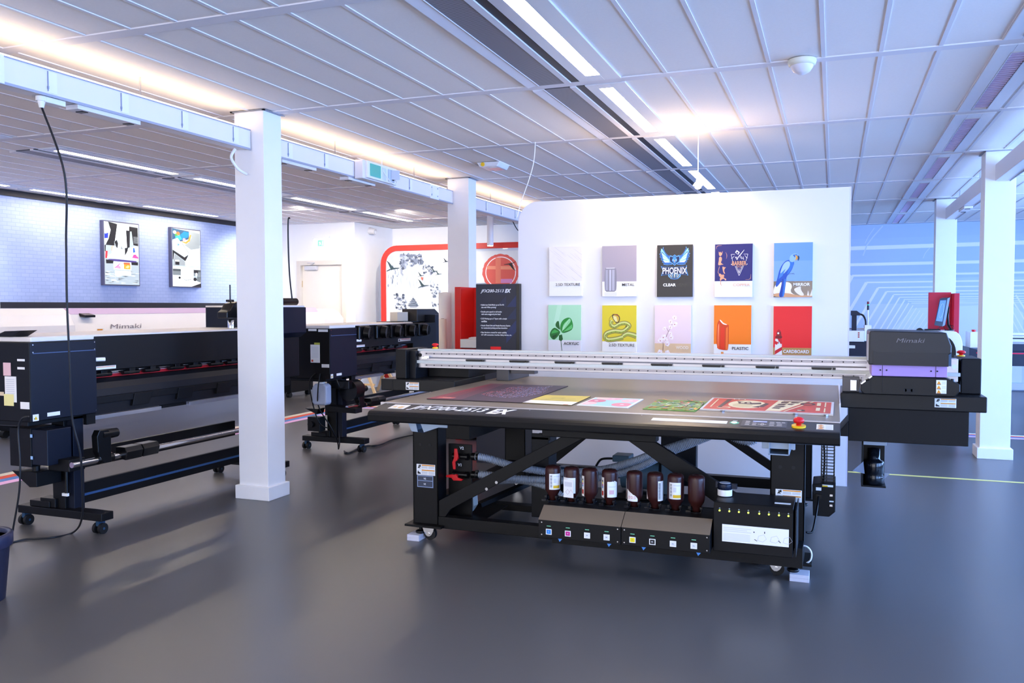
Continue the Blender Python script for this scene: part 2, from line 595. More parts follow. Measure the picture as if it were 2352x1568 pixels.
# the design is drawn in print units and scaled to the wall
ML = [(m, [((px - 1952) * .00672 + .236, 2.826 - (py - 512 + (px - 1952) * .0) * .00735 * 1.0) for px, py in poly]) for m, poly in ML]
def clip(poly, a, lo, s):
    out = []
    n = len(poly)
    for i in range(n):
        p, q = poly[i], poly[(i + 1) % n]
        ip, iq = (p[a] - lo) * s >= 0, (q[a] - lo) * s >= 0
        if ip: out.append(p)
        if ip != iq:
            t = (lo - p[a]) / (q[a] - p[a])
            out.append((p[0] + (q[0] - p[0]) * t, p[1] + (q[1] - p[1]) * t))
    return out
M2 = []
for m, p in ML:
    for a, lo, s in ((0, .1, 1), (0, 4.95, -1), (1, .14, 1), (1, CEIL - .01, -1)):
        p = clip(p, a, lo, s) if p else p
    if p and len(p) > 2:
        M2.append((m, p))
art('printed_panel', _mt, (0, 16.098, 0), X, Z, M2, thick=.0)

# floor lines
def line(name, label, x0, x1, y0, y1, c, grp=None):
    mb = MB(); mb.box(x0, x1, y0, y1, .0004, .002)
    tag(mb.build(name, mat('tape_' + c, c, .45, noise=.04)), label, 'floor line', grp)
line('floor_line', 'thin yellow tape line on the floor behind the flatbed printer', .13, 4.6, 7.72, 7.765, '#d8d27a')
for i, (c, w, n) in enumerate((('#e9e4d2', .07, 'cream'), ('#e2491f', .07, 'orange red'), ('#3f7ccc', .07, 'blue'), ('#eab4ea', .07, 'pink'))):
    x = -6.59 + .103 * i
    line('floor_line', n + ' stripe of the four colour band running past the roll printers', x, x + .1, -3.9, 10.56 - .075 * i, c)
    y = 10.49 - .075 * i
    line('floor_line', n + ' stripe of the four colour band crossing behind the right columns', -6.15, 4.9, y + .0, y + .07, c)

# columns
def column(x0, x1, y0, y1, label):
    t = thing('column', label, 'column', ((x0 + x1) / 2, (y0 + y1) / 2, 0), 'white square columns')
    mb = MB(); mb.box(x0, x1, y0, y1, 0, CEIL); mb.build('shaft', WHITE, t, .003)
    mb = MB(); e = .022
    mb.box(x0 - e, x1 + e, y0 - e, y1 + e, 0, .10); mb.build('plinth', WHITE, t, .004)
    mb = MB()
    mb.box(x0 - .02, x1 + .02, y0 - .02, y0 - .001, CEIL - .006, CEIL); mb.box(x1 + .001, x1 + .02, y0 - .02, y1 + .02, CEIL - .006, CEIL)
    mb.box(x0 - .02, x0 - .001, y0 - .02, y1 + .02, CEIL - .006, CEIL)
    mb.build('ceiling_collar', mat('collar_grey', '#8d8f99', .5, noise=.02), t)
column(-4.10, -3.845, 5.12, 5.33, 'nearest white square column, in front of the first black roll printer')
column(-4.02, -3.765, 8.60, 8.81, 'white column behind the second roll printer, left of the red kiosk')
column(1.28, 1.53, 8.86, 9.10, 'white square column beside the right end of the flatbed printer')
column(1.25, 1.50, 12.57, 12.80, 'farther white column at the right, behind the monitor')

# cable trunking hung between the columns
def trunk(x0, x1, y0, y1, z0, z1, label, lit=True, step=.5):
    t = thing('cable_trunking', label, 'cable trunking', ((x0 + x1) / 2, (y0 + y1) / 2, z0))
    mb = MB(); mb.box(x0, x1, y0, y1, z0, z1); mb.build('casing', OFFW, t, .004)
    mb = MB(); mb.box(x1 - .004, x1 + .003, y0, y1, z0 - .008, z0 + .006); mb.box(x1 - .004, x1 + .003, y0, y1, z1 - .004, z1 + .004)
    mb.build('edge_profile', mat('edge_grey', '#a9adbd', .4, metal=.3, noise=.02), t)
    y = y0 + .22
    while y < y1 - .1:
        mb = MB(); mb.box(x1, x1 + .0035, y, y + .055, z0 + .012, z1 - .012); mb.box(x1, x1 + .006, y - .003, y, z0 + .02, z1 - .01, 1); mb.box(x1, x1 + .008, y - .006, y + .001, z0 + .03, z0 + .045, 1)
        mb.build('joint_cover', [WHITE, mat('seam_grey', '#8f98b4', .5, noise=.02)], t, 0)
        y += step
    if lit:
        mb = MB(); mb.box(x0 + .03, x1 - .03, y0 + .1, y1 - .1, z1 + .004, z1 + .022); mb.build('uplight_tube', GLOWW, t)
    for y in (y0 + .3 * (y1 - y0), y0 + .75 * (y1 - y0)):
        mb = MB(); mb.cyl(((x0 + x1) / 2, y, z1), ((x0 + x1) / 2, y, CEIL), .006, n=8)
        mb.build('hanger_rod', CHROME, t)
    return t
def sockets(t, x, ys, z):
    for y in ys:
        mb = MB(); mb.box(x - .09, x + .0, y, y + .46, z - .03, z - .003, 0)
        for q in (y + .05, y + .39):
            mb.box(x - .075, x - .02, q, q + .04, z - .034, z - .029, 1)
        mb.build('socket_strip', [OFFW, PLAS], t, .003)
ta = trunk(-4.07, -3.95, 1.2, 5.11, 2.55, 2.685, 'white cable trunking with socket strips running from the left edge to the nearest column')
sockets(ta, -3.96, (3.62,), 2.55)
mb = MB()
mb.box(-3.95, -3.944, 2.95, 3.16, 2.545, 2.69, 0)
for y, z in ((3.12, 2.58), (3.12, 2.66), (2.99, 2.58), (2.99, 2.66)):
    mb.cyl((-3.944, y, z), (-3.940, y, z), .008, n=10, m=1)
mb.build('joint_plate', [WHITE, mat('edge_grey', '#a9adbd')], ta)
tb = trunk(-4.07, -3.95, 5.34, 8.59, 2.55, 2.685, 'white cable trunking carrying the fuse box between two left columns')
sockets(tb, -3.96, (5.5, 6.45), 2.55)
mb = MB()
mb.box(-3.95, -3.944, 8.02, 8.22, 2.545, 2.69, 0)
for y, z in ((8.05, 2.58), (8.05, 2.66), (8.19, 2.58), (8.19, 2.66)):
    mb.cyl((-3.944, y, z), (-3.940, y, z), .008, n=10, m=1)
mb.build('joint_plate', [WHITE, mat('edge_grey', '#a9adbd')], tb)
tc_ = trunk(-4.07, -3.95, 8.82, 12.2, 2.55, 2.685, 'white cable trunking behind the second column, ending behind the poster partition')
td = trunk(1.36, 1.48, 9.12, 12.55, 2.55, 2.70, 'cable trunking between the two right columns', lit=False)
te = trunk(1.36, 1.48, 5.0, 8.85, 2.55, 2.70, 'short piece of cable trunking at the right edge before the near right column', lit=False)
sockets(td, 1.46, (10.9,), 2.55)
t = thing('plug', 'white plug under the trunking with the black cable hanging from it', 'plug', (-4.0, 3.42, 2.5))
mb = MB(); mb.cyl((-4.0, 3.42, 2.545), (-4.0, 3.42, 2.52), .028, n=16); mb.cyl((-4.0, 3.42, 2.52), (-4.0, 3.42, 2.485), .02, .012, n=16)
mb.box(-4.03, -3.97, 3.42, 3.55, 2.515, 2.545); mb.build('plug_body', LBL, t, .003)

# fuse box on the trunking
t = thing('fuse_box', 'white fuse box with green window fixed to the cable trunking', 'fuse box', (-3.88, 6.75, 2.5))
mb = MB(); mb.box(-3.9455, -3.86, 6.52, 7.10, 2.535, 2.70); mb.build('box_body', OFFW, t, .008)
mb = MB(); mb.box(-3.862, -3.835, 6.56, 7.09, 2.545, 2.695); mb.build('box_cover', WHITE, t, .006)
mb = MB(); mb.box(-3.836, -3.826, 6.60, 6.78, 2.565, 2.675); mb.build('green_window', GREEN, t, .003)['label'] = 'green translucent hinged window'
mb = MB(); mb.box(-3.836, -3.831, 6.81, 6.885, 2.56, 2.67); mb.build('blank_plate', mat('pale_green_plate', '#dbe4dc', .4, noise=.02), t)
mb = MB(); mb.box(-3.836, -3.826, 6.92, 7.03, 2.56, 2.67, 0); mb.box(-3.826, -3.824, 6.98, 7.02, 2.575, 2.64, 1)
mb.prism([(-3.824, 6.96), (-3.76, 7.0), (-3.758, 7.005), (-3.824, 6.97)], 'z', 2.58, 2.665, 0)
mb.build('socket_flap', [mat('pale_grey_plastic', '#c3ccd8', .4, noise=.02), PLAS], t)
mb = MB(); mb.tube(smooth([(-3.89, 6.93, CEIL), (-3.86, 6.86, 2.76), (-3.84, 6.83, 2.66), (-3.79, 6.86, 2.56), (-3.78, 6.94, 2.53), (-3.79, 7.0, 2.56), (-3.82, 7.0, 2.60)]), .005, 8)
tag(mb.build('white_cable', WHITE), 'thin white cable looping from the ceiling to the fuse box', 'cable')

# ceiling service modules
def grille_mat():
    m = mat('perforated_grille', '#77777f', .5)
    nt = m.node_tree
    b = nt.nodes['Principled BSDF']
    tc = nt.nodes.new('ShaderNodeTexCoord')
    w = nt.nodes.new('ShaderNodeTexWave')
    w.bands_direction = 'Y'
    w.inputs['Scale'].default_value = 28
    nt.links.new(tc.outputs['Object'], w.inputs['Vector'])
    mx = nt.nodes.new('ShaderNodeMix'); mx.data_type = 'RGBA'
    mx.inputs[6].default_value = lin('#4c4c54'); mx.inputs[7].default_value = lin('#a3a1aa')
    nt.links.new(w.outputs['Fac'], mx.inputs[0]); nt.links.new(mx.outputs[2], b.inputs['Base Color'])
    return m
GR = grille_mat()
HOUS = mat('fixture_housing', '#e0e2e8', .35, metal=.25, noise=.02)
DARK = mat('dark_slot', '#26262c', .5, noise=.1)
def service(y, x):
    """light with return-air grille beside it, local origin at the light centre"""
    L = 1.69
    t = thing('ceiling_light', 'x', 'ceiling light', (x, y, CEIL), 'strip lights recessed in the ceiling')
    mb = MB(); mb.box(x - .115, x - .045, y, y + L, CEIL - .006, CEIL + .012); mb.box(x + .045, x + .148, y, y + L, CEIL - .006, CEIL + .012)
    mb.box(x - .045, x + .045, y, y + .1, CEIL - .006, CEIL + .012); mb.box(x - .045, x + .045, y + L - .12, y + L, CEIL - .006, CEIL + .012)
    mb.build('housing', HOUS, t, .002)
    mb = MB(); mb.box(x - .043, x + .043, y + .102, y + L - .122, CEIL - .004, CEIL + .010); mb.build('diffuser', GLOW, t)
    g = thing('ceiling_grille', 'x', 'ventilation grille', (x, y, CEIL), 'air grilles beside the ceiling lights')
    mb = MB(); mb.box(x - .385, x - .215, y, y + L, CEIL - .004, CEIL + .012); mb.build('perforated_plate', GR, g)
    mb = MB(); mb.box(x - .172, x - .122, y, y + L, CEIL - .001, CEIL + .012); mb.build('air_slot', DARK, g)
    mb = MB(); mb.box(x - .213, x - .174, y, y + L, CEIL - .008, CEIL + .012)
    mb.prism([(x - .47, CEIL - .001), (x - .462, CEIL - .012), (x - .40, CEIL - .004), (x - .387, CEIL - .008), (x - .387, CEIL + .01), (x - .47, CEIL + .01)], 'y', y, y + L)
    mb.build('grille_frame', CEILG, g, 0)
    return t, g
t0, g0 = service(5.30, -1.394)
def put(o, x, y, label):
    c = o if o['label'] == 'x' and (x, y) == (-1.394, 5.30) else copy_tree(o)
    c.location = (x, y, CEIL); return c
def label_l(row, k):
    return row[k]
rows = {-1.394: {3.507: 'nearest lit strip light in the ceiling above the flatbed printer', 5.30: 'second lit strip light along the middle row, over the flatbed printer', 7.093: 'third lit strip light of the middle row, just before the poster partition', 8.886: 'fourth lit strip light of the middle row, right above the partition top', 1.714: 'lit strip light over the camera position in the middle row', -.079: 'strip light of the middle row behind the camera', -1.87: 'last strip light of the middle row, far behind the camera', 10.679: 'strip light of the middle row behind the poster partition', 12.47: 'last strip light of the middle row before the mural wall'},
        -6.56: {3.507: 'lit strip light at the far left edge of the ceiling', 5.66: 'lit strip light above the brick wall, left of the hanging black cable', 7.45: 'lit strip light half hidden by the nearest column', 9.24: 'lit strip light between the two left columns', 11.03: 'small lit strip light near the white door wall', 1.714: 'left row strip light beside the camera', -.079: 'left row strip light behind the camera'},
        -9.02: {5.66: 'strip light close to the brick wall at the left edge', 7.45: 'thin looking strip light close to the brick wall, above the left screen', 9.24: 'thin looking strip light close to the brick wall, above the right screen', 3.507: 'strip light by the brick wall, outside the picture at left'}}
first = True
for x, ys in rows.items():
    for y, lb in ys.items():
        c = t0 if (x == -1.394 and y == 5.30) else copy_tree(t0)
        c.location = (x, y, CEIL); c['label'] = lb
        if x > -8:
            e = g0 if (x == -1.394 and y == 5.30) else copy_tree(g0)
            e.location = (x, y, CEIL)
            e['label'] = 'dark perforated air grille beside the ' + lb.split(',')[0].replace('nearest lit', 'nearest')
            e['label'] = ' '.join(e['label'].split()[:16])
# unlit louvred lights over the right aisle
LOUV = mat('louvre_lilac', '#ecd4ec', .3, metal=.3, noise=.03)
t = thing('louvre_light', 'x', 'ceiling light', (.955, 5.30, CEIL), 'unlit louvred lights on the right')
x, y = .955, 5.30
mb = MB(); mb.box(x - .135, x - .047, y, y + 1.69, CEIL - .006, CEIL + .012); mb.box(x + .047, x + .135, y, y + 1.69, CEIL - .006, CEIL + .012)
mb.box(x - .047, x + .047, y, y + .16, CEIL - .006, CEIL + .012); mb.box(x - .047, x + .047, y + 1.63, y + 1.69, CEIL - .006, CEIL + .012); mb.build('housing', HOUS, t, .002)
mb = MB(); mb.box(x - .047, x + .047, y + .16, y + 1.63, CEIL + .004, CEIL + .010); mb.build('reflector', LOUV, t)
mb = MB()
for k in range(28):
    yy = y + .19 + k * .05
    mb.box(x - .045, x + .045, yy, yy + .022, CEIL - .006, CEIL + .003)
lv = mb.build('louvre', mat('louvre_blade', '#cdb8d8', .4, noise=.03), t)
mb = MB()
for s in (-1, 1):
    mb.box(x + s * .05 - .003, x + s * .05 + .003, y + .155, y + 1.635, CEIL - .009, CEIL)
mb.box(x - .05, x + .05, y + .153, y + .159, CEIL - .009, CEIL); mb.box(x - .05, x + .05, y + 1.631, y + 1.637, CEIL - .009, CEIL)
mb.build('light_frame', ALU, t)
names = ['nearest', 'second', 'third', 'fourth', 'fifth', 'sixth']
for k in range(-1, 6):
    y = 5.30 + 1.793 * k
    c = t if k == 0 else copy_tree(t)
    c.location = (.955, y, CEIL)
    c['label'] = 'unlit louvred ceiling light on the right, ' + (names[k] + ' of the visible row' if k >= 0 else ['beyond the top edge, closest', 'above the camera', 'behind the camera'][-k - 1])

# small ceiling and wall devices
t = thing('motion_sensor', 'white domed motion sensor on the ceiling right of the strip lights', 'motion sensor', (-.19, 5.21, CEIL))
mb = MB(); mb.lathe([(.078, 0), (.080, -.012), (.074, -.030), (.066, -.034)][::-1], (-.19, 5.21, CEIL), 32); mb.build('sensor_base', mat('ivory_plastic', '#e6e2d2', .4, noise=.02), t)
mb = MB(); mb.lathe([(.064, -.034), (.060, -.046), (.045, -.068), (.022, -.080), (.002, -.083)][::-1], (-.19, 5.21, CEIL), 32); mb.build('dome_lens', mat('milky_lens', '#e9e4ee', .3, noise=.02), t)
t = thing('emergency_light', 'small clear emergency light with yellow dot on the ceiling above the standee', 'emergency light', (-3.2, 7.85, CEIL))
mb = MB(); mb.prism([(-3.30, CEIL), (-3.06, CEIL), (-3.09, CEIL - .045), (-3.27, CEIL - .045)], 'y', 7.74, 8.02); mb.build('light_body', mat('clear_plastic', '#e4e6ee', .2, noise=.02), t, .004)
mb = MB(); mb.cyl((-3.235, 7.739, CEIL - .022), (-3.235, 7.732, CEIL - .022), .020, n=18); mb.build('yellow_dot', YEL, t)['label'] = 'round yellow sticker'
mb = MB(); mb.box(-3.20, -3.09, 7.80, 7.97, CEIL - .052, CEIL - .044); mb.build('led_strip', mat('silver_reflector', '#c8ccd8', .2, metal=.8, noise=.02), t)
# pendant hanging by the partition
t = thing('pendant_lamp', 'glowing white pendant lamp hanging in front of the partition top', 'lamp', (-1.02, 6.86, CEIL))
mb = MB(); mb.cyl((-1.02, 6.86, CEIL), (-1.02, 6.86, 2.42), .004, n=8); mb.build('cord', WHITE, t)
mb = MB(); mb.lathe([(.004, .10), (.010, .07), (.016, .03), (.040, 0), (.038, -.004)], (-1.02, 6.86, 2.372), 20); mb.build('lamp_shade', WHITE, t)
mb = MB(); mb.lathe([(.005, -.02), (.022, -.012), (.026, 0), (.02, .012)], (-1.02, 6.86, 2.36), 16); mb.build('bulb', mat('bulb_glow', '#ffffff', .4, emit=20, ecol='#ffe9c8'), t)
mb = MB(); mb.tube(smooth([(-2.42, 6.96, CEIL), (-2.45, 7.0, 2.66), (-2.51, 7.03, 2.5), (-2.585, 7.06, 2.34), (-2.625, 7.06, 2.2)]), .004, 8)
tag(mb.build('white_cable', WHITE), 'thin white cable hanging from the ceiling to the rounded partition corner', 'cable')
mb = MB(); mb.tube(smooth([(-4.0, 10.6, 2.535), (-3.98, 10.72, 2.44), (-3.96, 10.95, 2.38), (-3.95, 11.2, 2.42), (-3.96, 11.35, 2.53)]), .006, 8)
tag(mb.build('black_cable', PLAS), 'short dark cable loop under the trunking beside the partition', 'cable')
mb = MB(); mb.tube(smooth([(-4.0, 5.0, 2.535), (-4.01, 4.97, 2.47), (-4.0, 5.03, 2.40), (-3.98, 5.10, 2.37)]), .010, 8)
tag(mb.build('white_cable', WHITE), 'thick white cable bend under the trunking at the nearest column', 'cable')
t = thing('alarm_sounder', 'round white sounder on the wall between door and red frame', 'alarm', (-7.5, 12.9, 2.6))
mb = MB(); mb.cyl((-7.52, 12.9, 2.72), (-7.49, 12.9, 2.72), .06, n=24); mb.cyl((-7.49, 12.9, 2.72), (-7.40, 12.9, 2.70), .058, .05, n=24); mb.build('sounder_body', mat('grey_paint', '#cfcdd0'), t)
mb = MB(); mb.cyl((-7.40, 12.9, 2.70), (-7.397, 12.9, 2.70), .036, n=24); mb.build('sounder_face', WHITE, t)
t = thing('exit_sign', 'glowing white and green exit sign above the white door', 'exit sign', (-8.1, 12.4, 2.4))
mb = MB(); mb.box(-8.32, -7.98, 12.36, 12.42, 2.57, 2.60); mb.build('sign_mount', WHITE, t)
mb = MB(); mb.box(-8.30, -8.0, 12.385, 12.395, 2.42, 2.57); mb.build('sign_plate', mat('exit_glow', '#ffffff', .4, emit=1.6, ecol='#eafcf4'), t)
art('pictogram', t, (-8.22, 12.384, 2.44), X, Z, [(mat('exit_green', '#7fd8ae', .4, emit=.5, ecol='#8fe0ba'), rect(0, 0, .12, .1)), (LBL, [(.02, .01), (.03, .05), (.02, .07), (.05, .08), (.06, .05), (.08, .01), (.05, .03)]), (LBL, rect(.08, .01, .11, .09))], thick=.001)
# ------------------------------------------------------------------ poster partition
PARTW = mat('partition_white', '#e6e5ea', .5, noise=.01)
t = thing('display_partition', 'free standing white partition wall with rounded top left corner holding the sample boards', 'partition', (-1.27, 7.15, 0))
prof = [(-2.63, 0), (.105, 0), (.105, 2.335), (-2.45, 2.335)]
for k in range(1, 9):
    a = R(90 + 90 * k / 8)
    prof.append((-2.45 + .18 * math.cos(a), 2.155 + .18 * math.sin(a)))
mb = MB(); mb.prism(prof, 'y', 7.10, 7.22); mb.build('partition_panel', PARTW, t, .002)
mb = MB(); mb.box(.105, .115, 7.10, 7.22, .001, 2.335); mb.build('edge_trim', mat('edge_lilac', '#d9d6e6', .5, noise=.02), t)

def board(label, x0, x1, z1, box, h=.430, base=LBL, thick=.022):
    """a sample board hung on the partition; returns the drawing function in picture units of the board"""
    w = x1 - x0
    z0 = z1 - h
    t = thing('sample_board', label, 'sample board', ((x0 + x1) / 2, 7.09, z0), 'sample boards on the partition')
    mb = MB(); mb.box(x0, x1, 7.098 - thick, 7.098, z0, z1); mb.build('panel', base, t, .0015)
    l, tp, r, b = box
    def cv(p):
        return ((p[0] - l) / (r - l) * w, h - (p[1] - tp) / (b - tp) * h)
    def draw(layers, name='printed_picture', rnd_=True):
        return art(name, t, (x0, 7.098 - thick, z0), X, Z, [(m, [cv(p) for p in (soft(poly) if rnd_ else poly)]) for m, poly in layers], thick=.0004)
    def write(s, p, hh, m, width=None, align='RIGHT', **kw):
        kw['bold'] = kw.get('bold', 0) + .004
        q = cv(p)
        return text('lettering', t, s, (x0 + q[0], 7.098 - thick, z0 + q[1]), X, Z, hh / (b - tp) * h, m, width=width / (r - l) * w if width else None, align=align, lift=.005 + kw.pop('up', 0) * 0, **kw)
    return t, draw, write

rnd = random.Random(3)
TXT = ink('#3c3c3e')
# 1 white relief
t, draw, write = board('white textured sample board reading 2.5D TEXTURE, top left of the board wall', -2.332, -2.033, 1.932, (120, 150, 550, 790))
L = [(ink('#efeaec'), rect(120, 150, 550, 597))]
for k in range(34):
    x = rnd.uniform(60, 540); y = rnd.uniform(130, 560); ln = rnd.uniform(50, 210)
    a = (x, y); b = (x + ln, y + ln * .82)
    pts = [(x + ln * q, y + ln * q * .82 + rnd.uniform(-3, 3)) for q in (0, .3, .6, 1)]
    p = stroke(pts, [.6, 2.4, 1.8, .5])
    for q in ((0, 120, 1), (0, 550, -1), (1, 150, 1), (1, 597, -1)):
        p = clip(p, q[0], q[1], q[2]) if p else p
    if p and len(p) > 2:
        L.append((ink(rnd.choice(['#d3cdd0', '#dcd6d8', '#c5bfc4'])), p))
draw(L)
write('2.5D TEXTURE', (524, 656), 34, TXT, 316)
# 2 metal can
t, draw, write = board('grey sample board with a silver drinks can reading METAL, top row', -1.855, -1.558, 1.927, (802, 140, 1244, 790))
can = [(850, 418), (968, 418), (988, 446), (990, 700), (970, 726), (850, 726), (832, 700), (832, 446)]
L = [(ink('#a89fab'), rect(802, 140, 1244, 597)), (ink('#8d8a96'), can), (ink('#a9a8b8'), [(846, 446), (876, 446), (876, 712), (846, 706)]), (ink('#c3c3d2'), rect(894, 446, 918, 716)), (ink('#b4b3c2'), rect(930, 446, 962, 716)),
     (ink('#d9d9e4'), [(850, 420), (968, 420), (962, 430), (856, 430)]), (ink('#73707c'), [(852, 716), (968, 716), (964, 726), (856, 726)]), (ink('#e4e3ea'), rect(832, 735, 990, 780))]
draw(L)
write('METAL', (1218, 656), 34, TXT, 156)
# 3 phoenix
t, draw, write = board('black sample board with blue winged PHOENIX emblem reading CLEAR LIQUID', -1.385, -1.091, 1.922, (1508, 128, 1968, 788), base=mat('board_black', '#2e2b2b', .35, noise=.03))
def mir(p): return [(2 * 1736 - a, b) for a, b in p]
wing = [(1700, 378), (1640, 384), (1590, 375), (1598, 360), (1572, 345), (1585, 335), (1556, 312), (1570, 305), (1540, 275), (1556, 270), (1536, 238), (1553, 236), (1550, 196), (1568, 210), (1590, 150), (1604, 205), (1630, 240), (1654, 262), (1690, 262), (1722, 280), (1730, 340)]
def shrink(p, cx, cy, k): return [(cx + (a - cx) * k, cy + (b - cy) * k) for a, b in p]
L = []
for W in (wing, mir(wing)):
    cx = 1635 if W is wing else 1837
    L += [(ink('#5b9de6'), W), (ink('#12244f'), shrink(W, cx, 300, .92)), (ink('#2f6fd0'), shrink(W, cx, 305, .82))]
for k in range(6):
    a = [(1700 - 6 * k, 350 - 4 * k), (1610 - 10 * k, 350 - 26 * k), (1585 - 5 * k, 320 - 30 * k), (1620 - 8 * k, 318 - 26 * k)]
    b = [(1690, 345 - 3 * k), (1640 - 14 * k, 330 - 22 * k), (1628 - 12 * k, 316 - 22 * k)]
    for q in (a, mir(a)): L.append((ink('#8fd8ea' if k % 2 else '#d6f2f4'), q))
    for q in (b, mir(b)): L.append((ink('#1c3c94'), q))
L += [(ink('#5b9de6'), [(1736, 252), (1768, 276), (1790, 262), (1812, 300), (1800, 350), (1760, 372), (1736, 392), (1712, 372), (1672, 350), (1660, 300), (1682, 262), (1704, 276)]),
      (ink('#12244f'), [(1736, 262), (1762, 284), (1790, 274), (1800, 300), (1790, 342), (1756, 362), (1736, 380), (1716, 362), (1682, 342), (1672, 300), (1682, 274), (1710, 284)]),
      (ink('#3f8be0'), [(1736, 268), (1758, 292), (1770, 330), (1736, 372), (1702, 330), (1714, 292)]), (ink('#dff3f8'), [(1708, 312), (1726, 322), (1712, 328)]), (ink('#dff3f8'), [(1764, 312), (1746, 322), (1760, 328)]),
      (ink('#f0a43a'), [(1728, 326), (1744, 326), (1736, 352)])]
tail = [(1736, 470), (1820, 480), (1816, 530), (1780, 560), (1736, 566), (1692, 560), (1656, 530), (1652, 480)]
L += [(ink('#5b9de6'), tail), (ink('#12244f'), shrink(tail, 1736, 515, .88))]
for k in range(-3, 4):
    L.append((ink('#8fc4ee' if k % 2 else '#e6f4fa'), stroke([(1736 + 18 * k, 478), (1736 + 24 * k, 520), (1736 + 15 * k, 550)], [10, 12, 3])))
ban = [(1558, 396), (1600, 402), (1736, 412), (1872, 400), (1896, 390), (1890, 440), (1914, 520), (1860, 508), (1736, 496), (1620, 508), (1562, 520), (1584, 450)]
L += [(ink('#5b9de6'), ban), (ink('#12244f'), shrink(ban, 1736, 452, .94))]
draw(L, rnd_=False)
write('PHOENIX', (1898, 498), 84, ink('#d9dde8'), 316, bold=.02, up=.004)
write('CLEAR', (1756, 655), 38, ink('#ffffff'), 166, bold=.03)
write('LIQUID', (1940, 655), 36, mat('gloss_varnish', '#211f20', .12), 172, bold=.01)
# 4 barber
t, draw, write = board('dark blue BARBER shop sample board with bearded profile, reading COPPER', -.912, -.615, 1.916, (236, 118, 720, 794))
CO = ink('#e0a27e')
L = [(ink('#25246c'), rect(236, 118, 720, 588))]
L += [(CO, [(284, 200), (300, 230), (312, 205), (318, 240), (338, 196), (330, 246), (316, 268), (290, 268)]),
      (CO, [(290, 275), (325, 278), (328, 320), (312, 350), (330, 366), (352, 378), (330, 376), (292, 388), (277, 375), (288, 330)]),
      (CO, [(296, 395), (302, 398), (288, 440), (281, 470), (286, 486), (296, 490), (280, 492), (275, 468)]),
      (CO, [(332, 398), (356, 410), (385, 412), (362, 430), (356, 460), (374, 496), (352, 490), (340, 450)]),
      (CO, [(288, 495), (305, 488), (330, 510), (352, 500), (362, 520), (350, 540), (372, 560), (330, 560), (310, 590), (300, 560), (312, 540), (290, 520)]),
      (CO, [(355, 545), (385, 560), (384, 580), (366, 574)]),
      (CO, [(312, 588), (308, 620), (328, 660), (318, 615), (322, 590)]),
      (CO, stroke([(376, 220), (394, 262), (382, 308)], [2, 6, 1])), (CO, stroke([(256, 182), (258, 136), (326, 134)], [2, 7, 2])), (CO, stroke([(700, 502), (698, 570), (626, 572)], [2, 7, 2]))]
Wt = ink('#f3f0f2')
for a in ([(446, 250), (494, 250)], [(446, 250), (466, 335)], [(606, 250), (660, 250)], [(660, 250), (636, 335)], [(446, 300), (462, 298), (490, 268)], [(658, 300), (644, 298), (618, 262)], [(498, 398), (550, 520)], [(606, 398), (550, 520)], [(512, 396), (550, 488)], [(592, 396), (550, 488)], [(550, 430), (550, 482)],
          [(613, 196), (520, 300)], [(606, 206), (530, 304)], [(556, 262), (600, 310)], [(560, 286), (586, 312)], [(600, 280), (608, 322)]):
    L.append((Wt, stroke(a, 4.5)))
L += [(Wt, [(518, 196), (556, 226), (536, 256), (496, 226)]), (ink('#25246c'), [(520, 216), (542, 232), (530, 246), (510, 230)])]
for c in ((508, 290), (522, 310)):
    L += [(Wt, disc(c[0], c[1], 10, 14)), (ink('#25246c'), disc(c[0], c[1], 5, 12))]
L += [(Wt, disc(452, 376, 6, 12)), (Wt, disc(650, 376, 6, 12))]
draw(L)
write('BARBER', (644, 392), 56, CO, 184, bold=.02, up=.003)
write('Shop', (584, 422), 24, CO, 62, shear=.3, up=.003)
write('COPPER', (690, 654), 34, ink('#e6b596'), 216)
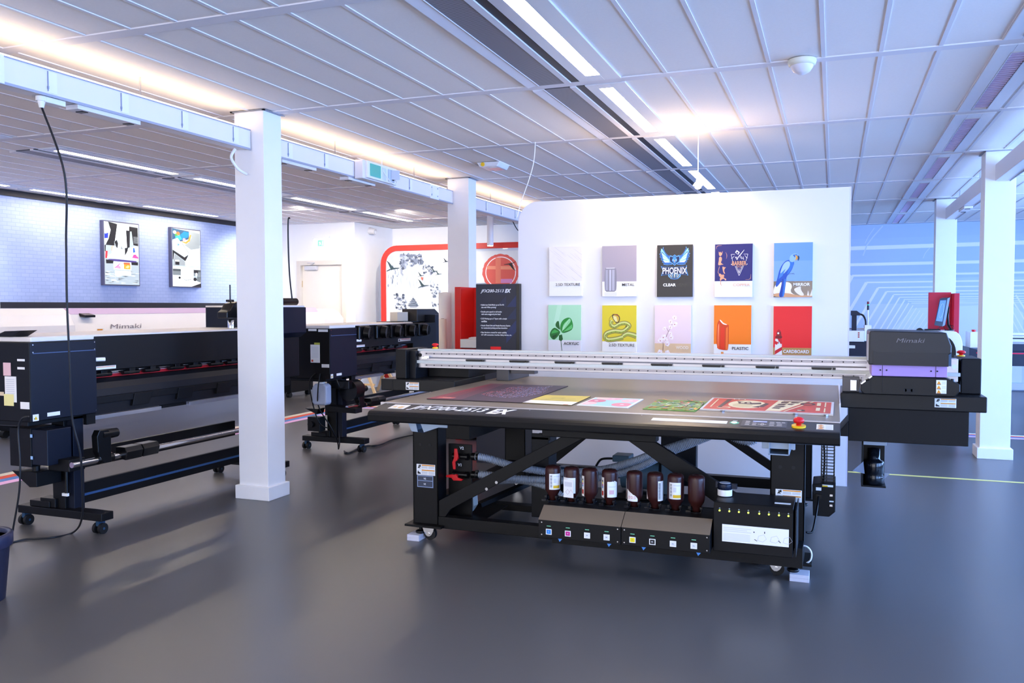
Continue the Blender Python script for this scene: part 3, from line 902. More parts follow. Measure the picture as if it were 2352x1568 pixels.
# 5 parrot
t, draw, write = board('sample board with a blue parrot on pale sky reading MIRROR, top right', -.451, -.160, 1.914, (998, 102, 1492, 792), h=.43)
MIR = mat('mirror_foil', '#5b5450', .15, metal=.6, noise=.2, nscale=12)
body = [(1186, 318), (1140, 336), (1110, 372), (1085, 410), (1062, 470), (1048, 540), (1030, 600), (1022, 655), (1040, 660), (1075, 618), (1110, 570), (1102, 620), (1084, 700), (1062, 790), (1134, 790), (1146, 680), (1156, 600), (1162, 530), (1200, 490), (1232, 440), (1246, 400), (1262, 356), (1240, 320)]
L = [(ink('#6f9fe6'), rect(998, 102, 1492, 330)), (ink('#7faae9'), rect(998, 330, 1492, 590)), (MIR, rect(998, 588, 1492, 792)),
     (ink('#f6efe4'), [(998, 660), (1060, 600), (1200, 596), (1240, 650), (1210, 720), (1260, 760), (1400, 792), (998, 792)]), (ink('#d9a072'), [(998, 740), (1180, 735), (1300, 770), (1492, 770), (1492, 792), (998, 792)]),
     (ink('#efe6da'), [(1255, 690), (1290, 670), (1350, 650), (1345, 700), (1398, 768), (1350, 776), (1290, 740)]), (ink('#efe6da'), [(1425, 770), (1440, 705), (1455, 775)]), (ink('#efe6da'), [(1462, 775), (1490, 690), (1492, 775)]),
     (ink('#1d52b4'), body), (ink('#2f74d4'), [(1186, 322), (1240, 326), (1256, 360), (1236, 420), (1196, 480), (1164, 510), (1190, 430), (1208, 370)]),
     (ink('#a5c8ee'), [(1180, 330), (1206, 350), (1204, 400), (1170, 450), (1120, 500), (1076, 500), (1098, 420), (1130, 356)]), (ink('#3f7fd6'), [(1150, 430), (1110, 520), (1060, 560), (1075, 500)]),
     (ink('#0f3a92'), [(1108, 560), (1120, 560), (1100, 790), (1080, 790)]), (ink('#3d8be0'), [(1140, 560), (1150, 560), (1130, 785), (1118, 785)]),
     (ink('#8fbbe8'), [(1196, 312), (1204, 270), (1236, 246), (1276, 238), (1308, 252), (1318, 270), (1290, 290), (1270, 330), (1236, 352), (1200, 336)]),
     (ink('#2f66b8'), [(1240, 256), (1290, 250), (1300, 262), (1262, 290)]), (ink('#1f3f5c'), [(1296, 262), (1318, 268), (1328, 300), (1310, 338), (1300, 320), (1304, 296)]), (ink('#f0a22e'), [(1282, 262), (1296, 274), (1306, 300), (1284, 326), (1270, 328), (1280, 296)]), (ink('#f0c03a'), disc(1276, 270, 8, 12)),
     (ink('#3f5874'), stroke([(1180, 505), (1220, 490), (1262, 502)], [3, 6, 3])), (ink('#3f5874'), stroke([(1230, 492), (1258, 488), (1264, 504)], [3, 5, 2]))]
draw(L)
write('MIRROR', (1462, 650), 38, ink('#fbfbfb'), 210, bold=.02)
# 6 leaf
t, draw, write = board('pale green sample board with a glossy leaf reading ACRYLIC, bottom left', -2.340, -2.041, 1.427, (110, 895, 538, 1520), base=mat('clear_acrylic', '#e6e5ea', .15, noise=.02))
L = [(ink('#aee2bc'), rect(110, 895, 538, 1340)), (ink('#bce8c8'), [(230, 895), (290, 895), (240, 1130), (180, 1130)]),
     (ink('#0c5a1c'), [(270, 1215), (235, 1195), (200, 1160), (215, 1110), (248, 1092), (255, 1150)]),
     (ink('#146c24'), [(268, 1230), (200, 1178), (160, 1200), (130, 1250), (132, 1300), (180, 1345), (225, 1310), (262, 1260)]), (ink('#3aa548'), [(250, 1236), (195, 1205), (160, 1230), (150, 1260), (200, 1250)]), (ink('#0a4a18'), [(230, 1262), (160, 1290), (176, 1330), (215, 1300)]),
     (ink('#1b8a2c'), [(285, 1250), (262, 1190), (275, 1120), (320, 1068), (398, 1048), (432, 1120), (434, 1190), (400, 1222), (330, 1250)]),
     (ink('#8fd89a'), [(290, 1235), (300, 1150), (370, 1080), (392, 1062), (410, 1100), (360, 1160)]), (ink('#5cc068'), [(300, 1240), (420, 1140), (424, 1190), (360, 1225)]), (ink('#0e6a20'), [(296, 1238), (420, 1205), (395, 1222), (330, 1248)]),
     (ink('#e6f6e8'), stroke([(285, 1235), (330, 1150), (392, 1070)], [4, 3, 1])), (ink('#0d5a1e'), [(250, 1280), (290, 1268), (302, 1330), (280, 1356), (250, 1340)]),
     (ink('#1d5a2a'), stroke([(276, 1340), (284, 1420), (292, 1520)], 7))]
draw(L)
write('ACRYLIC', (512, 1400), 36, TXT, 198, bold=.01)
# 7 snake
t, draw, write = board('yellow sample board with a coiled green snake reading 2.5D TEXTURE', -1.854, -1.556, 1.422, (802, 900, 1242, 1530))
SN, SD, SL = ink('#a7a04a'), ink('#4d3f22'), ink('#d8dc8a')
def snake(pts, w):
    return [(SD, stroke(pts, [q * 1.12 for q in w])), (SN, stroke(pts, w)), (SL, stroke([(a, b - 6) for a, b in pts], [q * .45 for q in w])), (ink('#8ea82e'), stroke([(a, b + 8) for a, b in pts], [q * .22 for q in w]))]
def curve(pts, n=6):
    return [(p.x, p.y) for p in smooth([(a, b, 0) for a, b in pts], n)]
def wl(a, b, n): return [a + (b - a) * i / (n - 1) for i in range(n)]
L = [(ink('#dfcc2c'), rect(802, 900, 1242, 1350))]
c1 = curve([(1242, 1282), (1180, 1262), (1120, 1255), (1060, 1290)]); L += snake(c1, wl(62, 46, len(c1)))
c2 = curve([(1070, 1296), (980, 1320), (880, 1330), (842, 1300), (860, 1250), (960, 1220), (1060, 1225), (1120, 1190), (1150, 1150), (1100, 1120), (1030, 1130), (960, 1165), (915, 1140), (925, 1090)]); L += snake(c2, wl(56, 44, len(c2)))
L += [(SD, [(930, 1010), (1000, 1012), (1034, 1045), (1025, 1110), (985, 1128), (945, 1080), (928, 1040)]), (ink('#d9b43c'), [(938, 1018), (995, 1022), (1022, 1050), (1015, 1100), (988, 1115), (955, 1070)]), (ink('#ece29a'), [(940, 1030), (985, 1040), (1000, 1100), (975, 1105), (946, 1065)]), (ink('#5d3326'), stroke([(935, 1020), (900, 1050), (886, 1100)], [5, 4, 3])), (ink('#8a3b30'), [(930, 1008), (1000, 1010), (1030, 1040), (985, 1024)])]
for k in range(22):
    a = c2[10 + k * 3] if 10 + k * 3 < len(c2) else c2[-1]
    L.append((ink('#5c5c24'), disc(a[0], a[1] + 10, 5, 8)))
L2 = []
for m, p in L:
    p = clip(p, 0, 1242, -1)
    if p and len(p) > 2: L2.append((m, p))
draw(L2)
write('2.5D TEXTURE', (1218, 1412), 36, TXT, 328)
# 8 blossom
t, draw, write = board('pink sample board with a blossom branch reading WOOD, bottom row', -1.401, -1.100, 1.422, (1484, 902, 1950, 1530))
L = [(ink('#efd8de'), rect(1484, 902, 1950, 1366)), (mat('plywood', '#e2c39c', .5, noise=.08, nscale=14), rect(1484, 1366, 1950, 1530))]
BR = ink('#6a4436')
for a in ([(1590, 1460), (1596, 1380), (1590, 1350)], [(1606, 1340), (1630, 1290), (1660, 1220), (1690, 1180)], [(1700, 1145), (1730, 1105)], [(1660, 1220), (1640, 1180)]):
    L.append((BR, stroke(a, [9, 7, 4, 3][:len(a)] if len(a) > 2 else [5, 3])))
for cx, cy, r in ((1740, 1050, 30), (1690, 1100, 30), (1745, 1130, 34), (1610, 1185, 24), (1690, 1165, 26), (1600, 1290, 36), (1560, 1330, 34), (1690, 1240, 22), (1700, 1290, 30), (1650, 1370, 32), (1630, 1320, 26), (1555, 1475, 34), (1650, 1480, 34)):
    for k in range(5):
        a = 2 * math.pi * k / 5 + cx
        L.append((ink('#faf2f2' if k % 2 else '#f4e6ea'), disc(cx + r * .55 * math.cos(a), cy + r * .55 * math.sin(a), r * .5, 10)))
    L.append((ink('#b8625a'), disc(cx - 4, cy + 5, r * .2, 8)))
draw(L)
write('WOOD', (1918, 1432), 36, ink('#f5efe9'), 158, bold=.01)
# 9 popsicle
t, draw, write = board('orange sample board with a bitten ice lolly reading PLASTIC', -.915, -.620, 1.421, (228, 905, 704, 1540))
L = [(ink('#fb7d0a'), rect(228, 905, 704, 1372)), (ink('#eb9a52'), [(322, 1465), (354, 1465), (356, 1540), (320, 1540)]),
     (ink('#d8420e'), [(262, 1425), (264, 1180), (275, 1110), (300, 1076), (320, 1090), (350, 1128), (392, 1142), (416, 1135), (420, 1160), (418, 1440), (390, 1446), (330, 1442)]),
     (ink('#f2541a'), [(272, 1420), (276, 1160), (296, 1100), (306, 1150), (300, 1430)]), (ink('#e83412'), [(310, 1430), (314, 1180), (350, 1160), (366, 1190), (366, 1440)]), (ink('#f7752c'), [(380, 1438), (384, 1180), (408, 1160), (410, 1438)]),
     (ink('#fdf3ea'), [(300, 1076), (322, 1086), (350, 1118), (392, 1132), (398, 1142), (350, 1136), (320, 1110), (305, 1092)]), (ink('#fbc08a'), stroke([(288, 1130), (284, 1250), (284, 1400)], [8, 5, 2]))]
draw(L)
write('PLASTIC', (672, 1438), 36, TXT, 208, bold=.01)
# 10 lighthouse
t, draw, write = board('red sample board with a striped lighthouse reading CARDBOARD, bottom right', -.449, -.160, 1.413, (992, 908, 1486, 1540))
L = [(ink('#ee2226'), rect(992, 908, 1486, 1392)), (mat('kraft_card', '#bd8f52', .7, noise=.06, nscale=30), rect(992, 1392, 1486, 1540)),
     (ink('#f1eeee'), [(1018, 1290), (1100, 1290), (1112, 1540), (1008, 1540)]), (ink('#8c1620'), [(1032, 1250), (1036, 1200), (1062, 1180), (1092, 1200), (1096, 1250), (1104, 1262), (1102, 1290), (1022, 1290), (1024, 1262)]),
     (ink('#5a1018'), rect(1016, 1264, 1106, 1274)), (ink('#fbf6ea'), disc(1056, 1224, 12, 14)), (ink('#c01a26'), [(1036, 1200), (1062, 1178), (1092, 1200), (1090, 1208), (1038, 1208)]),
     (ink('#5a1018'), rect(1058, 1288, 1064, 1350)), (ink('#cf1c26'), [(1046, 1290), (1101, 1290), (1104, 1345), (1090, 1352)]), (ink('#cf1c26'), [(1014, 1430), (1108, 1380), (1108, 1420), (1012, 1476)]), (ink('#cf1c26'), [(1010, 1320), (1015, 1312), (1062, 1330), (1040, 1360), (1016, 1352)]), (ink('#cf1c26'), [(1050, 1540), (1111, 1495), (1112, 1540)])]
draw(L)
write('CARDBOARD', (1454, 1454), 38, ink('#f3f1f1'), 332, bold=.02)

# ------------------------------------------------------------------ black standee with printed text
t = thing('display_standee', 'black display standee titled JFX200-2513 EX behind the flatbed printer', 'standee', (-2.81, 7.1, 0))
NV = mat('standee_navy', '#14182c', .4, noise=.03)
mb = MB(); mb.box(-3.018, -2.63, 7.05, 7.07, .0, 1.615); mb.build('front_panel', NV, t, .001)
mb = MB(); mb.box(-2.629, -2.60, 7.05, 7.22, 0, 1.615); mb.box(-3.018, -2.63, 7.071, 7.22, 0, 1.61); mb.build('column_body', PLAS, t)
def st(p): return ((p[0] - 84) / 571 * .388, (1540 - p[1]) / (1540 - 72) * .9 + .0)
# title and text block; the panel face spans 84..655 wide and its top edge is at 72
def sp(x, y): return Vector((-3.018 + (x - 84) / 571 * .388, 7.05, 1.615 - (y - 72) / 2.24 / 1000 * 1.535))
BL = [(ink('#1d2440'), [(514, 228), (410, 330), (514, 375)]), (ink('#1f2a52'), [(655, 222), (520, 372), (655, 372)]), (ink('#1c2644'), [(655, 378), (515, 530), (655, 530)]), (ink('#1f2a52'), [(655, 540), (510, 700), (655, 690)]), (ink('#1e2a55'), [(515, 700), (655, 690), (515, 845)]), (ink('#191f3a'), [(365, 540), (225, 690), (365, 640)]), (ink('#191f3a'), [(480, 72), (514, 72), (514, 210), (380, 212)])]
for k, (m, p) in enumerate(BL):
    art('printed_triangle', t, (-3.018, 7.05 - .0001 * k, 0), X, Z, [(m, [(sp(a, b).x + 3.018, sp(a, b).z) for a, b in p])], thick=.0003)
WT = mat('white_lettering', '#f6f6f8', .5, noise=.01)
def tl(s, x, y, w, h, **k):
    text('lettering', t, s, sp(x, y), X, Z, h / 2.24 / 1000 * 1.535, WT, width=w / 571 * .388, lift=.0012, **k)
tl('JFX200-2513', 152, 194, 330, 52, shear=.3, bold=.005)
tl('EX', 496, 188, 88, 50, shear=.3, bold=.05)
for k, (a, b) in enumerate((('Added new Draft Mode up to 35 m\u00b2/h', 'also with White printing!'), ('Double print speed is in all modes', 'with extra staggered print head'), ('2.5D Printing up to 17 layers with a simple', 'workflow.'), ('Nozzle Check Unit and Nozzle Recovery System', 'for unattended printing and less downtime'), ('New functions created for easier usability', 'IoT LAN connection, Interface Safety devices, etc.'))):
    y = 360 + 90 * k
    wa, wb_ = ((324, 210), (292, 272), (364, 82), (412, 368), (362, 430))[k]
    tl('\u2022 ' + a, 148, y, wa + 12, 26, bold=.01)
    tl(b, 162, y + 32, wb_, 26, bold=.01)
mb = MB(); mb.box(-2.876, -2.776, 7.046, 7.05, 1.615 - .60, 1.615 - .56 + .0); mb.build('red_tab', mat('red_print', '#ee1218', .5, noise=.02), t)

# ------------------------------------------------------------------ red kiosk
def kiosk(x, y, lab, sc_=1):
    t = thing('red_kiosk', lab, 'kiosk', (x, y, 0))
    mb = MB(); mb.box(x, x + .07, y, y + .38, 0, 1.62); mb.build('side_panel', REDP, t, .003)
    mb = MB(); mb.box(x + .07, x + .60, y + .34, y + .38, 0, 1.62); mb.build('back_panel', REDP, t, .003)
    mb = MB(); mb.box(x + .60, x + .67, y, y + .38, 0, 1.62); mb.build('side_panel', REDP, t, .003)
    mb = MB(); mb.box(x + .07, x + .60, y - .02, y + .33, .98, 1.07); mb.build('worktop', mat('white_top', '#efe9e2', .4, noise=.02), t, .003)
    mb = MB(); mb.box(x + .07, x + .60, y + .01, y + .33, .03, .97); mb.build('cabinet_body', REDP, t, .002)
    mb = MB(); mb.box(x + .085, x + .585, y - .006, y + .01, .05, .95); dd = mb.build('cabinet_door', mat('red_door', '#c8140e', .4, noise=.04), t, .003)
    mb = MB(); mb.cyl((x + .54, y - .006, .1), (x + .54, y - .012, .1), .008, n=12); mb.build('door_lock', CHROME, dd)
    return t
kiosk(-3.75, 8.19, 'bright red kiosk cabinet with white worktop left of the black standee')
t = thing('paper_stack', 'small stack of white papers on the red kiosk worktop', 'papers', (-3.5, 8.3, 1.07))
mb = MB(); mb.box(-3.63, -3.40, 8.28, 8.42, 1.071, 1.084); mb.box(-3.60, -3.42, 8.26, 8.38, 1.084, 1.09); mb.build('paper_sheets', LBL, t)
# standing paper rolls
for x, y, r, h, lb in ((-3.99, 8.46, .070, 1.565, 'tall white paper roll standing left of the red kiosk'), (-3.945, 8.30, .040, 1.28, 'thinner cream cardboard roll standing beside the red kiosk')):
    t = thing('paper_roll', lb, 'paper roll', (x, y, 0), 'rolls standing by the red kiosk')
    mb = MB(); mb.lathe([(r * .5, .001), (r, .002), (r, h), (r * .5, h + .001)], (x, y, 0), 32); mb.build('roll', LBL if r > .05 else mat('cream_roll', '#f0e4d6', .5, noise=.02), t)
    mb = MB(); mb.lathe([(r * .3, h + .001), (r * .5, h + .004), (r * .3, h + .005)], (x, y, 0), 20); mb.build('core', mat('card_core', '#b79a78', .7, noise=.1), t)

# ------------------------------------------------------------------ red framed glass wall of the meeting room
t = thing('glass_mural_window', 'large rounded red framed window printed with ink mountains and cranes', 'window mural', (-5.4, 12.62, 0))
def rrect(x0, x1, z0, z1, r, n=8):
    out = []
    for cx, cz, a0 in ((x1 - r, z0 + r, -90), (x1 - r, z1 - r, 0), (x0 + r, z1 - r, 90), (x0 + r, z0 + r, 180)):
        for k in range(n + 1):
            a = R(a0 + 90 * k / n)
            out.append((cx + r * math.cos(a), cz + r * math.sin(a)))
    return out
mb = MB(); mb.box(-6.9, -3.9, 12.60, 12.64, 0, .10); mb.build('base_rail', WHITE, t)
o_ = rrect(-7.13, -3.70, .10, 2.43, .30); i_ = rrect(-7.04, -3.79, .19, 2.34, .21)
mb = MB()
n = len(o_)
for k in range(n):
    a, b, c, d = o_[k], o_[(k + 1) % n], i_[(k + 1) % n], i_[k]
    mb.face([(a[0], 12.60, a[1]), (b[0], 12.60, b[1]), (c[0], 12.60, c[1]), (d[0], 12.60, d[1])])
    mb.face([(a[0], 12.60, a[1]), (a[0], 12.64, a[1]), (b[0], 12.64, b[1]), (b[0], 12.60, b[1])])
    mb.face([(d[0], 12.60, d[1]), (c[0], 12.60, c[1]), (c[0], 12.64, c[1]), (d[0], 12.64, d[1])])
mb.build('red_frame', mat('frame_red', '#d62c22', .4, noise=.05), t)
GL = mat('printed_glass', '#d3dae3', .08, noise=.02, coat=.6)
mb = MB(); mb.prism(i_, 'y', 12.62, 12.635); mb.build('glass_pane', GL, t)
# ink drawing in units of the enlarged view: 5.226 units per picture unit, window left edge at 120 and top edge at 185
def gm(p): return (-7.245 + p[0] * .001491, 2.625 - p[1] * .00131)
L = []
r2 = random.Random(5)
def blob(cx, cy, rx, ry, h, n=14, j=.35):
    return (ink(h), [(cx + rx * (1 - j * r2.random()) * math.cos(2 * math.pi * k / n), cy + ry * (1 - j * r2.random()) * math.sin(2 * math.pi * k / n)) for k in range(n)])
L += [(ink('#cfd6dd'), [(150, 520), (200, 470), (250, 400), (300, 380), (330, 300), (400, 260), (520, 250), (560, 340), (640, 400), (720, 430), (740, 600), (640, 640), (560, 560), (520, 640), (420, 640), (360, 560), (300, 620), (240, 640), (160, 640)]),
      (ink('#a8b1be'), [(320, 560), (316, 340), (360, 290), (440, 250), (510, 246), (540, 330), (590, 390), (560, 440), (520, 500), (470, 560), (440, 480), (400, 600), (360, 560)]),
      (ink('#8a93a4'), [(318, 500), (320, 330), (350, 300), (380, 330), (370, 460), (350, 540)]), (ink('#a3abc0'), [(205, 260), (262, 228), (240, 300), (236, 380), (200, 330), (150, 310)])]
for k in range(46):
    cx = r2.choice([r2.uniform(330, 560), r2.uniform(330, 560), r2.uniform(600, 730), r2.uniform(170, 300)])
    y0_ = r2.uniform(420, 560); hh = r2.uniform(60, 200); ww = r2.uniform(8, 26)
    L.append((ink(r2.choice(['#bcc5d0', '#c6ced8', '#aab4c2', '#b3bcc9'])), stroke([(cx, y0_), (cx + r2.uniform(-12, 12), y0_ + hh * .5), (cx + r2.uniform(-20, 20), y0_ + hh)], [ww * .4, ww, 1])))
for k in range(110):
    u = r2.random()
    cx = 320 + 270 * u; cy = 260 + 180 * r2.random() * (1 - .3 * u)
    L.append(blob(cx, cy, 8 + 22 * r2.random(), 8 + 24 * r2.random(), r2.choice(['#596378', '#6c768c', '#434c60', '#7f89a0', '#98a2b4'])))
for k in range(34):
    cx = 600 + 120 * r2.random(); cy = 385 + 110 * r2.random() + (cx - 600) * .3
    L.append(blob(cx, cy, 5 + 13 * r2.random(), 6 + 16 * r2.random(), r2.choice(['#596378', '#8a93a8', '#4b556a'])))
for k in range(26):
    cx = 165 + 130 * r2.random(); cy = 400 + 260 * r2.random()
    L.append(blob(cx, cy, 4 + 9 * r2.random(), 10 + 34 * r2.random(), r2.choice(['#aab4c2', '#8f9aac', '#c3cad4', '#6d788c'])))
for k in range(46):
    cx = 240 + 150 * r2.random(); cy = 770 + 190 * r2.random()
    L.append(blob(cx, cy, 5 + 16 * r2.random(), 5 + 18 * r2.random(), r2.choice(['#4e586c', '#8e98a8', '#b2bac6', '#3c4558'])))
for k in range(34):
    cx = 700 + 110 * r2.random(); cy = 610 + 320 * r2.random()
    L.append(blob(cx, cy, 5 + 12 * r2.random(), 5 + 14 * r2.random(), r2.choice(['#5a6478', '#9aa4b2', '#bcc4ce'])))
# pagoda
for w, y in ((16, 830), (34, 848), (50, 870), (66, 895), (74, 915)):
    L.append((ink('#3e4a5c'), [(480 - w, y), (480 + w, y), (480 + w * .7, y - 10), (480 - w * .7, y - 10)]))
    L.append((ink('#8a95a5'), rect(480 - w * .6, y, 480 + w * .6, y + 12)))
L.append((ink('#3e4a5c'), stroke([(480, 800), (480, 830)], 4)))
def crane(cx, cy, s, h='#2c4048'):
    P = lambda q: [(cx + a * s, cy + b * s) for a, b in q]
    return [(ink(h), P([(-60, 30), (-20, 10), (-50, -60), (-70, -90), (-30, -60), (0, -20), (20, 0), (80, 0), (86, 6), (20, 16), (-10, 26), (-20, 20), (-70, 44)]))]
L += crane(220, 430, 1.1) + crane(740, 480, .55) + crane(790, 515, .5) + crane(600, 655, .9) + crane(575, 530, .5) + crane(884, 360, .5, '#222a34')
L += [(ink('#d95a48'), [(578, 548), (606, 560), (598, 596), (580, 580)])]
# red disc emblem on the second pane
cx, cy = 1528, 510
L += [(ink('#dfe2e2'), rect(1200, 250, 1170 + 570, 640))]
L += [(ink('#d5574e'), [(cx + (205 + 10 * r2.random()) * math.cos(2 * math.pi * k / 60), cy + (215 + 12 * r2.random()) * math.sin(2 * math.pi * k / 60)) for k in range(60)]),
      (ink('#f3eeee'), disc(cx, cy, 176, 40, 190)), (ink('#d95c50'), disc(cx, cy, 166, 40, 180)), (ink('#e88f70'), [(1370, 430), (1690, 440), (1690, 480), (1366, 470)]), (ink('#cf86b8'), rect(1518, 592, 1660, 640)), (ink('#e07a62'), rect(1470, 330, 1530, 640))]
L += crane(1640, 420, -.9, '#2c2426')
L3 = []
for m, p in [(m, [gm(q) for q in p]) for m, p in L]:
    for q in ((0, -7.03, 1), (0, -3.80, -1), (1, .22, 1), (1, 2.33, -1)):
        p = clip(p, *q) if p else p
    if p and len(p) > 2: L3.append((m, p))
art('ink_drawing', t, (0, 12.62, 0), X, Z, L3, thick=.0006)
q = gm((1395, 532)); text('lettering', t, 'Mimaki', (q[0], 12.62, q[1]), X, Z, .078, WT, width=.385, shear=.25, bold=0, lift=.014)
# spotlights in front of the glass
for x in (-5.02, -4.42):
    t = thing('ceiling_spot', 'small white cylinder spotlight seen before the red framed window, %s' % ('left one behind the column' if x < -4.7 else 'above the round red emblem'), 'spotlight', (x, 12.3, CEIL))
    mb = MB(); mb.cyl((x, 12.3, CEIL), (x, 12.3, 2.36), .05, n=20); mb.build('spot_body', WHITE, t)
    mb = MB(); mb.cyl((x, 12.3, 2.36), (x, 12.3, 2.352), .042, n=20); mb.build('spot_lens', mat('bulb_glow', '#ffffff'), t)

# ------------------------------------------------------------------ light boxes on the brick wall
def screen(y0, y1, z0, z1, lab, layers, box):
    t = thing('light_box', lab, 'light box', (-9.33, (y0 + y1) / 2, z0), 'light boxes on the brick wall')
    mb = MB(); mb.box(-9.35, -9.29, y0, y1, z0, z1); mb.build('frame', mat('lightbox_frame', '#5f6078', .4, metal=.4, noise=.02), t, .003)
    l, tp, r, b = box
    w, h = y1 - y0 - .03, z1 - z0 - .03
    LL = []
    for c, p in layers:
        p2 = [((x - l) / (r - l) * w, h - (yv - tp) / (b - tp) * h) for x, yv in p]
        for q in ((0, 0, 1), (0, w, -1), (1, 0, 1), (1, h, -1)):
            p2 = clip(p2, *q) if p2 else p2
        if p2 and len(p2) > 2:
            LL.append((mat('backlit_' + c, c, .4, emit=.95), p2))
    art('backlit_picture', t, (-9.29, y0 + .015, z0 + .015), Y, Z, LL, mat('backlit_base', '#a3b0b3', .4, emit=.9), (w, h), .002)
D, W_, G1, G2 = '#17181c', '#f4f8f8', '#8b9496', '#c9d2d2'
r3 = random.Random(9)
L = [(W_, [(540, 215), (775, 250), (790, 345), (730, 670), (560, 700), (490, 640)]), (W_, [(340, 880), (560, 700), (700, 700), (940, 600), (945, 900)]), (D, [(330, 560), (350, 640), (345, 760), (330, 760)]), (D, [(400, 200), (560, 230), (500, 640), (350, 640), (440, 350)]), (W_, [(330, 205), (380, 210), (440, 350), (400, 520), (340, 640), (330, 640)]), ('#2433c4', [(330, 420), (400, 410), (390, 510), (330, 520)]), ('#9aa4e6', disc(350, 410, 22, 12)),
     (D, [(775, 250), (935, 260), (940, 620), (850, 600), (820, 340), (790, 345), (780, 650), (730, 670), (718, 330), (775, 330)]), (G1, [(500, 560), (545, 520), (575, 580), (560, 680), (500, 650)]),
     (D, [(505, 570), (545, 530), (565, 600), (550, 700)]), (W_, [(460, 660), (490, 640), (550, 700), (550, 880), (450, 880)]), ('#ef8f3a', stroke([(452, 740), (462, 660), (492, 645)], 10)), ('#e0353c', [(345, 750), (380, 752), (370, 885), (335, 885)]), (G2, [(560, 700), (600, 690), (640, 900), (570, 890)]),
     (G1, [(620, 640), (640, 640), (650, 700), (612, 700)]), (D, [(690, 670), (750, 660), (740, 720), (690, 820)]), ('#2f5fb4', [(840, 650), (870, 660), (885, 740), (840, 750)]), ('#e8448c', [(850, 785), (905, 780), (900, 800), (940, 830), (940, 862), (820, 850)]),
     ('#4a3a7c', [(400, 900), (520, 895), (900, 910), (905, 940), (350, 930)]), (D, [(345, 910), (480, 925), (470, 980), (350, 985)]), (D, [(800, 940), (930, 930), (930, 990), (810, 990)]), (W_, rect(480, 945, 800, 1090)), ('#e08aa8', [(500, 1060), (560, 1000), (610, 1040), (600, 1075)]), ('#b04a94', stroke([(495, 1065), (560, 1010), (600, 970)], 12)), ('#f0942c', rect(665, 985, 785, 1075)), ('#e8603a', rect(660, 950, 780, 985)), ('#fbd088', [(690, 1040), (740, 1000), (770, 1020), (740, 1060)])]
for k in range(60):
    cx = r3.uniform(340, 940); cy = r3.uniform(1100, 1360)
    L.append((r3.choice([G1, G2, '#5d6668', '#a9b3b4', W_]), [(cx - r3.uniform(20, 90), cy), (cx, cy - 8), (cx + r3.uniform(20, 90), cy), (cx, cy + r3.uniform(4, 14))]))
L.append((W_, rect(500, 1110, 790, 1200)))
for k in range(9):
    L.append((G1, rect(850, 440 + 15 * k, 935, 446 + 15 * k)))
screen(8.86, 9.50, 1.71, 2.595, 'left glowing light box with a black and white city street picture on the brick wall', L, (325, 200, 950, 1375))
L = [('#e3eaea', [(1700, 560), (1900, 540), (2055, 600), (2055, 1010), (1780, 1010)]), (W_, [(1545, 1180), (1700, 1180), (1700, 1300), (2058, 1250), (2058, 1330), (1880, 1390), (1545, 1390)]), (G1, [(1850, 350), (2050, 380), (2050, 660), (1880, 700), (1760, 620), (1850, 560), (1900, 470)]), ('#2f4f6c', [(1545, 330), (1850, 360), (1850, 500), (1700, 560), (1545, 560)]), ('#1f74c4', [(1690, 440), (1760, 370), (1850, 380), (1830, 470), (1720, 530)]), ('#39a8d8', [(1600, 480), (1680, 440), (1720, 520), (1620, 560)]), ('#d86a3a', disc(1650, 420, 34, 12)), ('#e9edf0', disc(1590, 400, 30, 12)), ('#3f8a4a', disc(1615, 450, 24, 10)), ('#f08a3a', stroke([(1715, 560), (1790, 580), (1850, 530), (1880, 420)], [14, 36, 36, 22])), ('#e890a0', disc(1760, 520, 26, 12)),
     ('#b8d0e4', [(1550, 540), (1640, 500), (1720, 600), (1700, 700), (1600, 710), (1550, 620)]), ('#4a7ab0', [(1640, 600), (1720, 640), (1640, 690)]), (D, stroke([(1720, 590), (1850, 780)], 8)), (G2, [(1560, 720), (1700, 600), (1840, 790), (1770, 850)]), (D, [(1548, 725), (1760, 850), (1840, 790), (1776, 920), (1575, 780), (1560, 900), (1548, 900)]),
     (G2, [(1850, 760), (1920, 710), (2050, 690), (2050, 900), (1780, 1000), (1780, 920)]), (G1, [(1590, 800), (1770, 930), (1770, 1000), (1560, 1010), (1570, 860)]), (D, rect(1592, 935, 1665, 995)), (W_, rect(1592, 905, 1665, 935)), ('#3d4648', rect(1548, 1070, 2055, 1110)), (G2, rect(1548, 1020, 2055, 1070)),
     ('#6d7678', rect(1548, 1110, 2055, 1185)), (W_, [(1690, 1062), (1925, 1075), (1922, 1300), (1688, 1290)]), ('#5c6c8c', stroke([(1740, 1150), (1760, 1170), (1850, 1130)], 6)), ('#e0b8a0', stroke([(1860, 1150), (1880, 1200), (1850, 1250)], 8)), ('#37474a', stroke([(1720, 1240), (1780, 1275), (1880, 1250)], 8)), (D, disc(1950, 1250, 34, 12)), (D, rect(1930, 1080, 2010, 1130)), (D, disc(1665, 1230, 22, 12)),
     ('#5d6668', [(1990, 1190), (2055, 1190), (2055, 1310), (1980, 1280)]), (D, [(1880, 1390), (2058, 1320), (2058, 1390)]), (W_, disc(1975, 1160, 18, 14, 34))]
for k in range(10):
    L.append(('#737c7e', [(1900 + r3.uniform(-30, 20), 400 + 22 * k), (2045, 395 + 22 * k), (2045, 399 + 22 * k)]))
screen(10.13, 10.76, 1.71, 2.61, 'right glowing light box with brush, paper and printer picture on the brick wall', L, (1545, 330, 2058, 1390))
